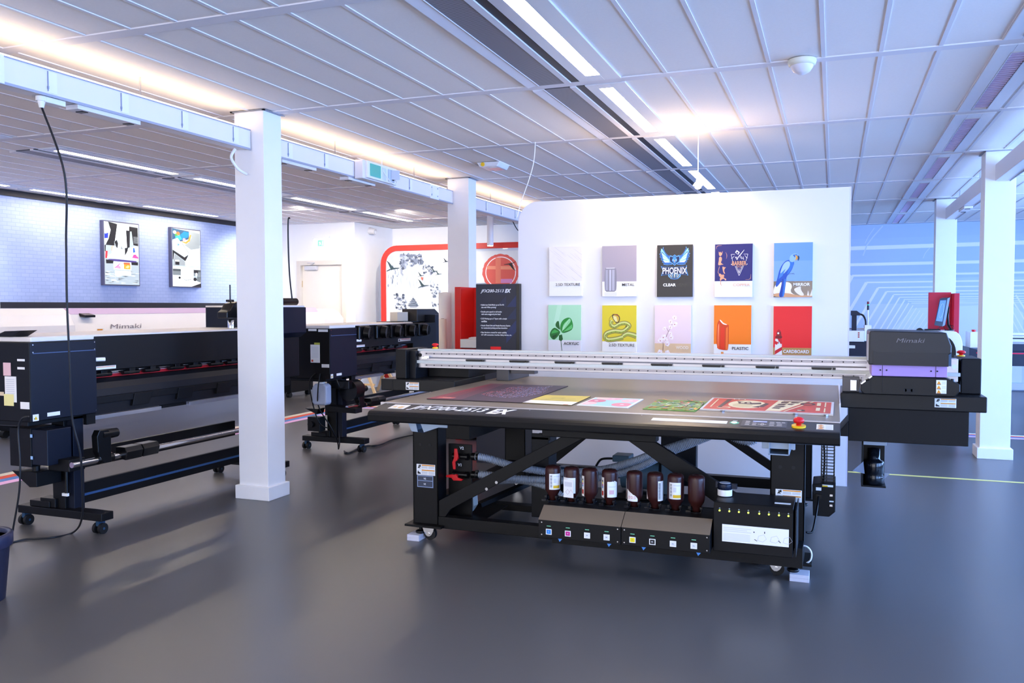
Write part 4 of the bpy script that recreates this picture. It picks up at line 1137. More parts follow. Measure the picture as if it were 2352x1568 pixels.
# ------------------------------------------------------------------ flatbed printer
FP = thing('flatbed_printer', 'large black flatbed printer titled JFX200-2513 EX with moving gantry over a grey table', 'printer', (-1.25, 5.4, 0))
XL, XR = -2.46, .036
mb = MB(); mb.box(XL - .03, XR, 4.40, 6.46, .80, .85); table = mb.build('print_table', BEDM, FP, .003)
mb = MB(); mb.box(XL - .03, XR, 4.385, 4.402, .835, .853); mb.build('front_edge_strip', ALU, FP, .001)
mb = MB(); mb.box(XR, XR + .008, 5.15, 6.46, .77, .862); mb.build('side_guard', mat('pale_metal', '#dcdbe2', .35, metal=.4, noise=.02), FP)
# front console: sloped top, rounded nose
S0, S1 = (4.385, .849), (4.205, .828)
prof = [(4.385, .849), (4.215, .829), (4.198, .825), (4.186, .816), (4.180, .803), (4.184, .772), (4.192, .766), (4.385, .766)]
mb = MB(); mb.prism(prof, 'x', XL, XR); console = mb.build('front_console', BLACKS, FP, .003)
SV = Vector((0, S0[0] - S1[0], S0[1] - S1[1])).normalized()
def con(x, v):                       # point on the console slope, v metres up from its front edge
    return Vector((x, 4.215, .829)) + SV * v
UN = X
text('lettering', FP, 'JFX200-2513', con(-2.25, .030), UN, SV, .112, WT, width=.468, shear=.38, bold=.018, lift=.0012, thick=.0006)['label'] = 'white model lettering on the console'
text('lettering', FP, 'EX', con(-1.765, .030), UN, SV, .112, WT, width=.145, shear=.38, bold=.05, lift=.0012, thick=.0006)
sw = .10
art('warning_label', FP, con(-2.375, .048), UN, SV, [(ink('#e8c890'), [(.06, .01), (.08, .01), (.085, .05), (.06, .06), (.05, .03)]), (ink('#e8d0a0'), [(.01, .03), (.04, .02), (.03, .07)])], LBL, (sw, .095), .0012)
art('instruction_strip', FP, con(-.862, .055), UN, SV, [(ink('#c9c0b0'), rect(.01, .030, .36, .034)), (ink('#d8d2c4'), rect(.01, .014, .36, .017))], LBL, (.375, .05), .0012)
t_ = MB(); p = con(-.453, .08); t_.cyl(p, p + SV.cross(X) * -.004, .014, n=20); b_ = t_.build('power_button', mat('green_led', '#b8f0d8', .4, emit=2.2, ecol='#8ff0c8'), FP)
art('button_mark', FP, con(-.475, .065), UN, SV, [(mat('green_dim', '#5fae90', .4), rect(0, 0, .045, .03)), (ink('#cfd8d4'), rect(.012, .052, .034, .060))], thick=.0006)
L = []
BU = ink('#c9c7c4')
for bx, by, w in ((.016, .088, .024), (.016, .058, .024), (.016, .028, .024), (.05, .058, .022), (.05, .028, .022), (.13, .088, .024), (.16, .088, .024), (.185, .088, .02), (.13, .058, .026), (.165, .058, .026), (.13, .028, .026), (.165, .028, .028)):
    L.append((BU, [(bx, by), (bx + w, by), (bx + w - .003, by + .013), (bx + .003, by + .013)]))
L += [(BU, rect(.078, .042, .118, .050)), (BU, rect(.092, .028, .106, .064)), (ink('#2c2c30'), rect(.095, .040, .103, .052)), (mat('lcd', '#8f9ce8', .3, emit=.7, ecol='#7f8ce0'), rect(.052, .088, .118, .108)), (ink('#8c8c90'), rect(.05, .085, .12, .087))]
art('control_panel', FP, con(-.418, .022), UN, SV, L, mat('key_panel', '#1f1f23', .3, noise=.02), (.212, .122), .0015)
es = con(-.150, .060)
NR = X.cross(SV)
mb = MB(); mb.cyl(es, es + NR * .008, .033, n=28); est = mb.build('stop_button_base', YEL, FP)
mb = MB()
Mz = NR.to_track_quat('Z', 'Y').to_matrix()
mb.lathe([(.012, .006), (.012, .018), (.023, .022), (.026, .032), (.022, .042), (.010, .048), (.001, .049)], es, 28, M=Mz); mb.build('stop_button', RED, FP)['label'] = 'red mushroom emergency stop button'
tri_label(FP, con(-.070, .03), UN, SV, .075, .095)
mb = MB()
for x in (-2.43, -1.55, -.93):
    p = con(x, .15); mb.cyl(p, p + NR * .001, .004, n=8)
mb.build('screw', CHROME, FP)

# frame
mb = MB(); mb.box(-1.56, -.90, 4.60, 4.68, .668, .765); mb.box(-2.39, -.13, 4.62, 4.68, .70, .80); mb.build('top_rail', BLACK, FP, .004)
mb = MB(); mb.box(-2.39, -.13, 6.25, 6.33, .70, .80); mb.build('top_rail', BLACK, FP, .004)
for x0, x1, nm in ((-2.39, -2.222, 'l'), (-.30, -.128, 'r')):
    for y0, y1 in ((4.60, 4.72), (6.15, 6.32)):
        mb = MB()
        mb.box(x0, x1, y0, y0 + .008, .095, .80); mb.box(x0, x0 + .008, y0, y1, .095, .80); mb.box(x1 - .008, x1, y0, y1, .095, .80); mb.box(x0, x1, y1 - .008, y1, .095, .80)
        lg = mb.build('leg', BLACK, FP, .002)
        mb = MB(); mb.box(x0 - .035, x1 + .04, y0 - .05, y1 + .05, .082, .095); mb.build('foot_plate', BLACK, lg, .002)
        yf = y0 + .0
        xf = x0 + .05 if nm == 'l' else x0 + .12
        mb = MB(); mb.cyl((xf, yf, .082), (xf, yf, .055), .010, n=14); mb.lathe([(.028, .038), (.032, .044), (.030, .052), (.012, .058)], (xf, yf, 0), 24); mb.build('levelling_foot', PLAS, lg)
        xc = x0 + .113 if nm == 'l' else x0 + .035
        yc = yf + (.0 if nm == 'l' else .03)
        mb = MB(); mb.cyl((xc + .004, yc - .013, .038), (xc + .004, yc + .013, .038), .037, n=28)
        cw = mb.build('caster_wheel', RUB, lg, .003)
        mb = MB()
        for s in (-1, 1):
            mb.prism([(xc - .040, .082), (xc + .036, .082), (xc + .030, .056), (xc + .018, .034), (xc + .004, .024), (xc - .010, .024), (xc - .022, .034), (xc - .034, .056)], 'y', yc + s * .018 - .0015, yc + s * .018 + .0015)
        mb.box(xc - .036, xc + .036, yc - .02, yc + .02, .076, .082)
        mb.cyl((xc, yc - .026, .040), (xc, yc + .026, .040), .008, n=12)
        mb.build('caster_fork', CHROME, lg)
        if y0 < 5:
            for hz in (.578,):
                for hx in (.05, .115):
                    mb = MB(); mb.cyl((x0 + hx, y0 - .0005, hz), (x0 + hx, y0 - .0015, hz), .0095, n=16); mb.build('bolt_hole', RUB, lg)
                    mb = MB(); mb.cyl((x0 + hx, y0 - .001, hz + .10), (x0 + hx, y0 - .005, hz + .10), .008, n=10); mb.build('bolt', CHROME, lg)
for y0, z0 in ((4.60, .075), (6.22, .12)):
    mb = MB(); mb.box(-2.222, -.30, y0, y0 + .07, z0, z0 + .070); mb.build('lower_rail', BLACK, FP, .003)
for x0 in (-2.36, -.28):
    mb = MB(); mb.box(x0, x0 + .08, 4.72, 6.15, .16, .22); mb.build('side_rail', BLACK, FP, .003)
mb = MB(); mb.prism([(-2.22,0.241),(-1.428,0.68),(-1.282,0.687),(-2.142,0.194),(-2.177,0.146),(-2.22,0.143)], 'y', 4.605, 4.635); mb.build('front_brace', BLACK, FP, .003)
mb = MB(); mb.prism([(-1.1,0.697),(-0.965,0.704),(-0.451,0.407),(-0.45,0.286),(-0.564,0.351)], 'y', 4.605, 4.635); mb.build('front_brace', BLACK, FP, .003)
mb = MB(); mb.bar((-2.10, 6.26, .16), (-1.50, 6.26, .66), .03, .06); mb.build('rear_brace', BLACK, FP, .003)
mb = MB(); mb.bar((-1.0, 6.26, .66), (-.36, 6.26, .25), .03, .06); mb.build('rear_brace', BLACK, FP, .003)
mb = MB(); mb.bar((-2.10, 4.95, .15), (-1.70, 5.5, .32), .05, .03, up=(0, 0, 1)); mb.build('diagonal_brace', PANEL, FP, .003)
for x, z in ((-1.905, .337), (-1.842, .381)):
    mb = MB(); mb.cyl((x, 4.604, z), (x, 4.598, z), .009, n=14); mb.build('bolt', CHROME, FP)
mb = MB(); mb.box(-1.765, -1.65, 5.0, 5.16, .09, .60); mb.box(-1.765, -1.64, 5.0, 5.0 + .01, .58, .62); mb.build('middle_post', PANEL, FP, .003)
mb = MB(); mb.box(-1.17, -.915, 6.16, 6.24, .11, .80); mb.build('duct_post', PANEL, FP, .004)
warn_label(FP, (-2.365, 4.599, .392), X, Z, .125, .066)
warn_label(FP, (-.272, 4.599, .400), X, Z, .130, .062)
pl = art('valve_name_plate', FP, (-2.362, 4.599, .316), X, Z, [(ink('#8fa0c0'), rect(.002, .002, .108, .073)), (ink('#3a4050'), rect(.006, .044, .104, .069)), (ink('#3a4050'), rect(.006, .006, .104, .040))], mat('slate_plate', '#4a5266', .4, noise=.02), (.110, .075), .0012)
for s, z in (('V2', .3655), ('V1', .332)):
    text('lettering', FP, s, (-2.317, 4.599, z), X, Z, .011, WT, lift=.0026, bold=.02)
# valve panel with red handles and hoses
mb = MB(); mb.box(-2.222, -2.066, 4.75, 4.765, .12, .567); vp = mb.build('valve_panel', BLACK, FP, .002)
for s, x, z in (('V2', -2.145, .535), ('V1', -2.158, .43)):
    text('lettering', vp, s, (x, 4.75, z), X, Z, .018, WT, lift=.001, bold=.02)
for z in (.495, .383):
    mb = MB(); mb.cyl((-2.18, 4.73, z), (-2.085, 4.73, z), .017, n=18); mb.cyl((-2.18, 4.73, z), (-2.165, 4.73, z), .021, n=18); mb.cyl((-2.095, 4.73, z), (-2.08, 4.73, z), .021, n=18); mb.cyl((-2.066, 4.758, z), (-2.04, 4.758, z), .023, n=18)
    mb.build('pipe_stub', PLAS, vp)
mb = MB(); mb.cyl((-2.145, 4.73, .49), (-2.145, 4.70, .49), .011, n=14)
mb.prism([(-2.158, .548), (-2.140, .548), (-2.131, .50), (-2.138, .476), (-2.152, .466), (-2.150, .42), (-2.166, .42), (-2.172, .462), (-2.160, .49)], 'y', 4.694, 4.706); mb.build('valve_handle', RED, vp, .003)['label'] = 'upright red valve handle'
mb = MB(); mb.cyl((-2.150, 4.73, .378), (-2.150, 4.70, .378), .011, n=14)
mb.prism([(-2.214, .380), (-2.214, .368), (-2.178, .366), (-2.165, .350), (-2.110, .352), (-2.098, .362), (-2.135, .370), (-2.145, .386), (-2.175, .388)], 'y', 4.694, 4.706); mb.build('valve_handle', RED, vp, .003)['label'] = 'level red valve handle'
def hose(pts, r=.0235, step=.0100):
    P = smooth(pts, 10)
    # resample at even steps
    out, acc = [P[0]], 0
    for a, b in zip(P, P[1:]):
        d = (b - a).length
        while acc + d >= step:
            t = (step - acc) / d
            a = a + (b - a) * t
            out.append(a); d = (b - a).length; acc = 0
        acc += d
    pp, rr = [], []
    for i in range(len(out) - 1):
        a, b = out[i], out[i + 1]
        for q, rad in ((0, r * .74), (.38, r * .74), (.46, r), (.88, r)):
            pp.append(a + (b - a) * q); rr.append(rad)
    mb = MB(); mb.tube(pp, r, 12, radii=rr); return mb.build('corrugated_hose', HOSE, FP)
hose([(-2.045, 4.758, .497), (-1.97, 4.77, .487), (-1.84, 4.84, .44), (-1.72, 4.92, .405), (-1.60, 4.98, .385), (-1.45, 5.0, .395), (-1.27, 5.0, .43), (-1.10, 5.0, .49), (-.98, 5.0, .545), (-.84, 5.0, .60), (-.66, 5.0, .67), (-.5, 5.05, .74)])
hose([(-2.045, 4.758, .384), (-1.97, 4.78, .382), (-1.82, 4.86, .355), (-1.66, 4.93, .345), (-1.52, 5.0, .34), (-1.35, 5.04, .36), (-1.20, 5.04, .40), (-1.06, 5.02, .46), (-.92, 5.0, .54), (-.76, 5.0, .615), (-.60, 5.0, .69)])
hose([(-2.03, 5.0, .29), (-1.90, 4.98, .315), (-1.76, 4.95, .32), (-1.62, 4.95, .29), (-1.54, 4.96, .24), (-1.5, 5.0, .17)], .020)
hose([(-.62, 5.0, .72), (-.56, 5.0, .675), (-.48, 5.0, .645), (-.42, 5.0, .65), (-.38, 5.0, .70)], .026)
for z in (.497, .384):
    mb = MB(); mb.cyl((-2.035, 4.758, z), (-2.022, 4.758, z), .0245, n=20); mb.box(-2.036, -2.020, 4.735, 4.75, z + .018, z + .032); mb.build('hose_clamp', PLAS, FP)
# grey brackets under the table
mb = MB()
mb.prism([(-2.45, .768), (-2.33, .768), (-2.34, .742), (-2.43, .742)], 'y', 4.44, 4.56)
mb.prism([(-2.345, .768), (-2.285, .768), (-2.265, .682), (-2.305, .684)], 'y', 4.42, 4.425)
mb.box(-2.345, -2.18, 4.42, 4.60, .760, .768)
mb.face([(-2.345, 4.42, .768), (-2.305, 4.42, .684), (-2.305, 4.56, .684), (-2.345, 4.56, .768)]); mb.face([(-2.305, 4.42, .684), (-2.225, 4.42, .680), (-2.225, 4.56, .680), (-2.305, 4.56, .684)])
mb.prism([(-2.262, .768), (-2.075, .768), (-2.075, .715), (-2.13, .715), (-2.225, .682)], 'y', 4.42, 4.428)
mb.build('grey_bracket', GREYB, FP, .001)
mb = MB(); mb.box(-.33, -.17, 4.42, 4.425, .70, .766); mb.box(-.17, .015, 4.43, 4.56, .728, .766); mb.build('grey_bracket', GREYB, FP, .002)
mb = MB()
for a in ((-.297, -.291), (-.202, -.196)):
    mb.box(a[0], a[1], 4.40, 4.60, .672, .766)
mb.box(-.297, -.196, 4.40, 4.60, .672, .678); mb.build('square_tube', GREYB, FP, .001)
mb = MB(); mb.box(-.291, -.202, 4.55, 4.60, .678, .766); mb.build('tube_plug', RUB, FP)

# ink station
mb = MB()
for a, b in ((-1.449, -1.004), (-1.001, -.556)):
    mb.prism([(4.215, .195), (4.215, .287), (4.31, .340), (4.56, .340), (4.56, .195)], 'x', a, b, 0)
st_ = mb.build('ink_station', BLACK, FP, .002)
BRN = mat('grey_brown_top', '#746656', .45, noise=.04)
for a, b in ((-1.449, -1.004), (-1.001, -.556)):
    mb = MB(); mb.face([(a, 4.2135, .288), (b, 4.2135, .288), (b, 4.3085, .3462), (a, 4.3085, .3462)]); mb.build('sloped_cover', BRN, st_)['label'] = 'grey brown sloped cover'
mb = MB(); mb.box(-1.449, -.13, 4.45, 4.62, .10, .20); mb.build('station_bracket', BLACK, st_)
sq = [('#2f86d6', 'C'), ('#c8188e', 'M'), ('#e6e6ee', 'W'), ('#e6e6ee', 'W'), ('#f0dc1c', 'Y'), ('#141418', 'BK'), ('#e6e6ee', 'CL'), ('#e6e6ee', 'CL')]
sx = (-1.391, -1.286, -1.182, -1.078, -.943, -.841, -.737, -.634)
for (c, s), x in zip(sq, sx):
    art('colour_tag', st_, (x - .016, 4.215, .212), X, Z, [(ink(c), rect(.004, .004, .028, .026)), (ink(c), rect(.0045, .0045, .0275, .0255))], LBL, (.032, .030), .0008)
    text('lettering', st_, s, (x, 4.215, .2245), X, Z, .006, ink('#4a4a52') if c in ('#e6e6ee', '#f0dc1c') else WT, align='CENTER', lift=.002)
    art('green_mark', st_, (x - .011, 4.215, .2555), X, Z, [(ink('#7fd8a8'), rect(0, 0, .022, .0035))], thick=.0006)
for x in (-1.33, -1.065, -.885, -.61):
    mb = MB(); mb.prism([(x - .015, .196), (x + .013, .196), (x - .004, .176)], 'y', 4.225, 4.227); mb.build('blue_clip', mat('blue_clip', '#4f8fd8', .4, noise=.03), st_)
for x in (-1.43, -1.02, -.985, -.57):
    for z in (.275, .21):
        mb = MB(); mb.cyl((x, 4.215, z), (x, 4.213, z), .0035, n=8); mb.build('screw', CHROME, st_)

# ink bottles stand upside down in their holders
bx = (-1.444, -1.336, -1.232, -1.121, -.985, -.874, -.766, -.658)
prof = [(.012, .0), (.020, .0), (.022, .018), (.030, .034), (.040, .050), (.0435, .064), (.0435, .168), (.041, .181), (.032, .189), (.015, .191), (.012, .189), (.001, .189)]
def bottle(x, label):
    t = thing('ink_bottle', label, 'bottle', (x, 4.45, .345), 'brown ink bottles in the ink station')
    mb = MB(); mb.lathe([(r, z) for r, z in prof], (x, 4.45, .345), 32); mb.build('bottle', BOTTLE, t)
    return t
def wrap(t, x, a0, a1, z0, z1, m, name='paper_label', r=.0441, torn=None, n=10):
    """label curved round the bottle between angles a0, a1 (0 = facing the front, + to the right)"""
    mb = MB(); v = []
    for k in range(n + 1):
        a = R(a0 + (a1 - a0) * k / n)
        zt = z1 - (torn[k] if torn else 0)
        v += [(x + r * math.sin(a), 4.45 - r * math.cos(a), z0), (x + r * math.sin(a), 4.45 - r * math.cos(a), zt)]
    mb.add(v, [(2 * k, 2 * k + 2, 2 * k + 3, 2 * k + 1) for k in range(n)], 0, True)
    return mb.build(name, m, t)
BARC = ink('#5a5a60'); YLB = ink('#e6b81e'); LG = ink('#d9d9de')
labs = ('leftmost brown ink bottle, its barcode label turned right', 'brown ink bottle with a folded white leaflet stuck on it', 'third brown ink bottle from the left, colour strip label at its left side', 'brown ink bottle with colour strip and crumpled hazard label', 'brown ink bottle with a torn hazard label at lower left', 'brown ink bottle with a ragged pale scrap left and barcode right', 'brown ink bottle with a straight white barcode label facing front', 'rightmost brown ink bottle, showing no label')
for i, x in enumerate(bx):
    t = bottle(x, labs[i])
    Z0 = .345
    if i in (0, 6):
        a = -10 if i == 0 else -38
        wrap(t, x, a, a + (90 if i == 0 else 84), Z0 + .045 + .018, Z0 + .150, LBL)
        for k in range(12):
            z = Z0 + .072 + k * .006
            wrap(t, x, a + 8, a + 22, z, z + (.0035 if k % 3 else .002), BARC, 'barcode', .0445, n=2)
        wrap(t, x, a + 30, a + (84 if i else 80), Z0 + .070, Z0 + .086, YLB, 'yellow_field', .0445, n=5)
        wrap(t, x, a + 32, a + 52, Z0 + .10, Z0 + .125, LG, 'print_block', .0445, n=3)
        wrap(t, x, a + 32, a + 80, Z0 + .132, Z0 + .138, LG, 'print_line', .0445, n=4)
    if i == 1:
        wrap(t, x, -70, 44, Z0 + .05, Z0 + .135, LBL)
        art('leaflet', t, (x - .030, 4.45 - .052, Z0 + .030), X + Y * -.12, Z, [(LG, rect(.006, .060, .05, .085)), (ink('#c9a0a8'), stroke([(.012, .03), (.024, .045), (.036, .03), (.024, .016), (.012, .03)], .0016)), (ink('#c9a0a8'), stroke([(.034, .032), (.044, .045), (.054, .03)], .0016))], LBL, (.058, .098), .0012)
    if i in (2, 3, 4):
        w_ = (-80, -30) if i < 4 else (-88, -62)
        wrap(t, x, w_[0], w_[1], Z0 + .04, Z0 + .15, LBL)
        for k, c in enumerate(('#1d1d20', '#f0dc1c', '#c8188e', '#2f86d6')):
            wrap(t, x, w_[1] - 22, w_[1] - 10, Z0 + .125 - .011 * k, Z0 + .135 - .011 * k, ink(c), 'colour_strip', .0445, n=2)
        wrap(t, x, w_[1] - 28, w_[1] - 5, Z0 + .052, Z0 + .076, ink('#c8402e'), 'flower_print', .0445, n=3)
    if i == 3:
        wrap(t, x, -4, 72, Z0 + .045, Z0 + .130, LBL, torn=[.002, 0, .001, 0, 0, -.002, 0, -.004, -.002, .002, .004])
        wrap(t, x, 10, 44, Z0 + .062, Z0 + .084, ink('#e0b6bc'), 'hazard_mark', .0445, n=4)
        wrap(t, x, 6, 60, Z0 + .100, Z0 + .104, LG, 'print_line', .0445, n=4)
    if i == 4:
        wrap(t, x, -46, 34, Z0 + .034, Z0 + .098, LBL, torn=[0, .004, .010, .014, .018, .022, .028, .030, .034, .040, .05])
        for a in (-34, -14, 6):
            wrap(t, x, a, a + 13, Z0 + .048, Z0 + .062, ink('#dca0a6'), 'hazard_mark', .0445, n=2)
            wrap(t, x, a + 3, a + 10, Z0 + .051, Z0 + .059, LBL, 'hazard_field', .0447, n=2)
    if i == 5:
        wrap(t, x, -85, -48, Z0 + .05, Z0 + .13, mat('torn_paper', '#e2d3d0', .6, noise=.05), torn=[0, .004, .010, .014, .03, .036, .05, .056, .06, .066, .07])
        wrap(t, x, 30, 80, Z0 + .045, Z0 + .150, LBL)
        for k in range(14):
            wrap(t, x, 34, 50, Z0 + .055 + k * .0062, Z0 + .0585 + k * .0062, ink('#1c1c20'), 'barcode', .0445, n=2)
# holders
for i, x in enumerate(bx):
    mb = MB()
    mb.box(x - .026, x + .026, 4.43, 4.50, .338, .3445)
    mb.cyl((x, 4.45, .340), (x, 4.45, .3445), .030, n=16)
    for s in (-1, 1):
        mb.box(x + s * .030 - .003, x + s * .030 + .003, 4.415, 4.45, .346, .372)
        mb.box(x + s * .030 - .007, x + s * .030 + .007, 4.412, 4.420, .360, .374)
    mb.box(x - .045, x - .020, 4.385, 4.395, .346, .358)
    mb.build('bottle_holder', mat('glossy_black', '#15151a', .18, noise=.03), st_, .001)

# control box beside the station
mb = MB(); mb.prism([(4.28, .195), (4.28, .412), (4.30, .437), (4.56, .437), (4.56, .195)], 'x', -.548, -.170); cb = mb.build('control_box', BLACK, FP, .003)
mb = MB(); mb.box(-.160, -.155, 4.28, 4.56, .20, .43); mb.build('side_plate', PANEL, cb)
LED = mat('green_led_dot', '#e8f26a', .4, emit=3.2, ecol='#c8f43c')
for x in (-.518, -.471, -.425, -.380, -.328, -.283, -.236, -.192):
    mb = MB(); mb.cyl((x, 4.281, .400), (x, 4.276, .400), .0042, n=12); mb.build('status_light', LED, cb)
    mb = MB(); mb.cyl((x, 4.281, .411), (x, 4.278, .411), .0036, n=10); mb.build('unlit_light', mat('led_off', '#8a948e', .4), cb)
art('instruction_label', cb, (-.505, 4.28, .247), X, Z, [(LG, rect(.005, .052 - .0 + k * .0085, .14 - .02 * (k % 2), .055 + k * .0085)) for k in range(3)] + [(LG, rect(.005, .008 + k * .0062, .135, .0105 + k * .0062)) for k in range(6)] +
    [(ink('#b8b8c2'), stroke([(.17 + .06 * q, .02), (.175 + .06 * q, .042), (.20 + .06 * q, .05), (.212 + .06 * q, .03), (.195 + .06 * q, .014), (.17 + .06 * q, .02)], .0014)) for q in range(3)] + [(ink('#55555c'), rect(.150, .056, .156, .062)), (ink('#2a2a30'), stroke([(.248 - .045, .066), (.248 - .045, .056)], .004)), (ink('#2a2a30'), stroke([(.155, .024), (.168, .016)], .003)), (ink('#2a2a30'), stroke([(.268, .028), (.278, .018)], .003))],
    LBL, (.316, .086), .0012)
mb = MB(); mb.box(-.262, -.186, 4.36, 4.385, .4375, .439); mb.build('paper_note', LBL, cb)
# canister on the control box
t = thing('ink_canister', 'small black and white labelled canister on top of the control box', 'canister', (-.51, 4.45, .438))
mb = MB(); mb.lathe([(.034, .0), (.036, .004), (.036, .040), (.038, .042), (.038, .062), (.034, .066), (.001, .067)], (-.513, 4.45, .438), 28)
mb.box(-.478, -.452, 4.435, 4.465, .478, .502); mb.box(-.56, -.545, 4.44, 4.47, .48, .508); mb.build('canister_body', mat('blue_black', '#10182c', .25, noise=.04), t, .002)
mb = MB(); mb.lathe([(.0364, .003), (.0368, .004), (.0368, .034), (.0364, .035)], (-.513, 4.45, .438), 28); mb.build('paper_label', LBL, t)
mb = MB(); mb.cyl((-.513, 4.45, .505), (-.513, 4.45, .507), .028, n=24); mb.build('lid', mat('grey_lid', '#b9bcc4', .4, noise=.03), t)

# power box and cable chain at the right rear
mb = MB(); mb.prism([(-.105, .36), (-.04, .37), (.024, .37), (.024, .205), (-.010, .172), (-.100, .172)], 'y', 5.30, 5.55); pb = mb.build('power_box', BLACK, FP, .004)
art('type_label', pb, (-.085, 5.30, .325), X, Z, [], LBL, (.03, .018), .001)
art('type_label', pb, (-.05, 5.298, .350), X, Z, [(YLB, rect(.0, .0, .03, .008))], LBL, (.06, .012), .001)
art('type_label', pb, (-.01, 5.298, .262), X, Z, [], LBL, (.024, .007), .001)
for z in (.295, .235):
    mb = MB(); mb.box(-.008, .008, 5.296, 5.30, z, z + .012); mb.build('socket', CHROME, pb)
mb = MB(); mb.box(-.085, -.055, 5.28, 5.30, .28, .305); mb.tube(smooth([(-.07, 5.28, .29), (-.075, 5.20, .25), (-.085, 5.15, .18), (-.10, 5.12, .12), (-.13, 5.10, .12)]), .006, 8); mb.build('power_plug', PLAS, pb)
for k in range(20):
    mb = MB(); z = .372 + .0185 * k
    mb.box(-.060, .018, 5.34, 5.352, z, z + .004); mb.box(-.060, -.052, 5.33, 5.37, z, z + .016); mb.box(.010, .018, 5.33, 5.37, z, z + .016); mb.box(-.030, -.024, 5.335, 5.36, z, z + .016)
    mb.build('chain_link', PLAS, FP)
mb = MB(); mb.tube(smooth([(-.045, 5.36, .37), (-.04, 5.36, .5), (-.045, 5.36, .62), (-.04, 5.36, .76)]), .006, 6); mb.build('chain_cable', PLAS, FP)
# foot cables
mb = MB()
for k in range(6):
    a = .075 + .006 * k
    mb.tube([(-.37 + a * 1.25 * math.cos(2 * math.pi * j / 24), 4.84 + a * .9 * math.sin(2 * math.pi * j / 24), .012 + .011 * k + .006 * math.sin(j + k)) for j in range(25)], .0055, 6)
tag(mb.build('coiled_cable', PLAS), 'coiled black cable lying on the floor by the right printer leg', 'cable')
mb = MB(); mb.tube(smooth([(-.155, 4.59, .176), (-.115, 4.58, .178), (-.092, 4.58, .15), (-.095, 4.58, .11), (-.12, 4.58, .088)]), .0045, 8); mb.build('white_lead', LBL, FP)
mb = MB(); mb.cyl((-.18, 4.57, .18), (-.15, 4.585, .178), .009, n=12); mb.build('cable_gland', PLAS, FP)
# white blocks under the levelling feet
for x, y, w, d, lb in ((-2.40, 4.565, .080, .10, 'pale wooden block under the left front foot of the flatbed printer'), (-.195, 4.575, .095, .10, 'pale wooden block under the right front foot of the flatbed printer')):
    t = thing('support_block', lb, 'block', (x + w / 2, y + .04, 0), 'blocks under the feet')
    for k in range(2):
        mb = MB(); mb.box(x, x + w, y - .03, y + d - .03, 0 + .0185 * k, .0182 + .0185 * k); mb.build('block_layer', mat('pale_wood', '#c9c9d6', .6, noise=.06, nscale=30), t, .001)
# bag and glass sheet on the floor beneath
t = thing('plastic_bag', 'crumpled clear plastic bag with green print under the left brace', 'bag', (-2.15, 4.9, .10))
mb = MB()
r4 = random.Random(4)
pts = [(-2.29, .115), (-2.13, .115), (-2.10, .16), (-2.105, .225), (-2.14, .235), (-2.20, .19)]
mb.prism(pts, 'y', 4.86, 4.93)
for k in range(10):
    cx, cz = r4.uniform(-2.26, -2.12), r4.uniform(.125, .18)
    mb.add([(cx + r4.uniform(-.03, .03), 4.855 - r4.uniform(0, .02), cz + r4.uniform(-.02, .03)) for _ in range(3)], [(0, 1, 2)], r4.choice([0, 1, 2]))
mb.build('bag_film', [mat('clear_film', '#e9efec', .15, noise=.1, nscale=40), mat('green_film', '#2f6a56', .2, noise=.1), LBL], t)
mb = MB(); mb.box(-2.222, -.30, 5.22, 5.30, .06, .10); mb.box(-2.28, -2.0, 4.72, 5.2, .095, .10); mb.build('bottom_tray', BLACK, FP, .002)
t = thing('vacuum_pump', 'grey green vacuum pump standing behind the ink bottles', 'pump', (-1.2, 5.7, .1))
PG = mat('pump_grey', '#4c5f66', .45, noise=.06)
mb = MB(); mb.box(-1.42, -1.05, 5.65, 5.90, .101, .14); mb.build('pump_base', BLACK, t, .003)
mb = MB(); mb.cyl((-1.36, 5.78, .25), (-1.10, 5.78, .25), .10, n=28); mb.build('pump_motor', PG, t)
mb = MB(); mb.box(-1.42, -1.30, 5.70, 5.84, .34, .385); mb.box(-1.26, -1.16, 5.70, 5.84, .32, .36); mb.box(-1.08, -.99, 5.70, 5.84, .14, .38); mb.build('terminal_box', PG, t, .006)
mb = MB(); mb.tube(smooth([(-1.41, 5.72, .36), (-1.50, 5.72, .35), (-1.54, 5.72, .30)]), .008, 8); mb.build('pump_cable', PLAS, t)
mb = MB(); mb.box(-1.70, -.35, 5.60, 5.95, .06, .10); mb.build('pump_tray', BLACK, FP)
t = thing('blue_jar', 'small blue capped jar behind the leftmost ink bottle', 'jar', (-1.62, 5.3, .10))
mb = MB(); mb.cyl((-1.62, 5.26, .101), (-1.62, 5.26, .34), .035, n=20); mb.build('jar_body', PANEL, t)
mb = MB(); mb.cyl((-1.62, 5.26, .34), (-1.62, 5.26, .375), .037, n=20); mb.build('jar_cap', mat('blue_cap', '#2f5578', .3, noise=.04), t)

# gantry: side beams, aluminium beam and cross covers
mb = MB(); mb.box(-3.09, -2.50, 5.45, 6.02, .805, .888, 0); mb.build('left_wing', BLACKS, FP, .005)
mb = MB(); mb.box(.046, .822, 5.45, 5.95, .805, .895); mb.build('right_wing', BLACKS, FP, .005)
mb = MB(); mb.box(-2.999, -2.990, 5.448, 5.452, .806, .886); mb.box(.640, .643, 5.448, 5.452, .81, .89); mb.build('wing_seam', RUB, FP)
warn_label(FP, (-2.885, 5.449, .815), X, Z, .105, .055)
warn_label(FP, (.553, 5.449, .828), X, Z, .112, .052)
mb = MB(); mb.box(-2.76, -2.45, 5.6, 6.35, .45, .80); mb.build('left_side_casing', BLACK, FP, .003)
mb = MB(); mb.box(-2.997, -2.910, 5.50, 5.86, .888, 1.103); mb.build('left_gantry_cover', BLACK, FP, .006)
mb = MB(); mb.box(-2.91, -2.862, 5.56, 5.86, .888, 1.09); mb.build('left_gantry_bracket', PANEL, FP, .002)
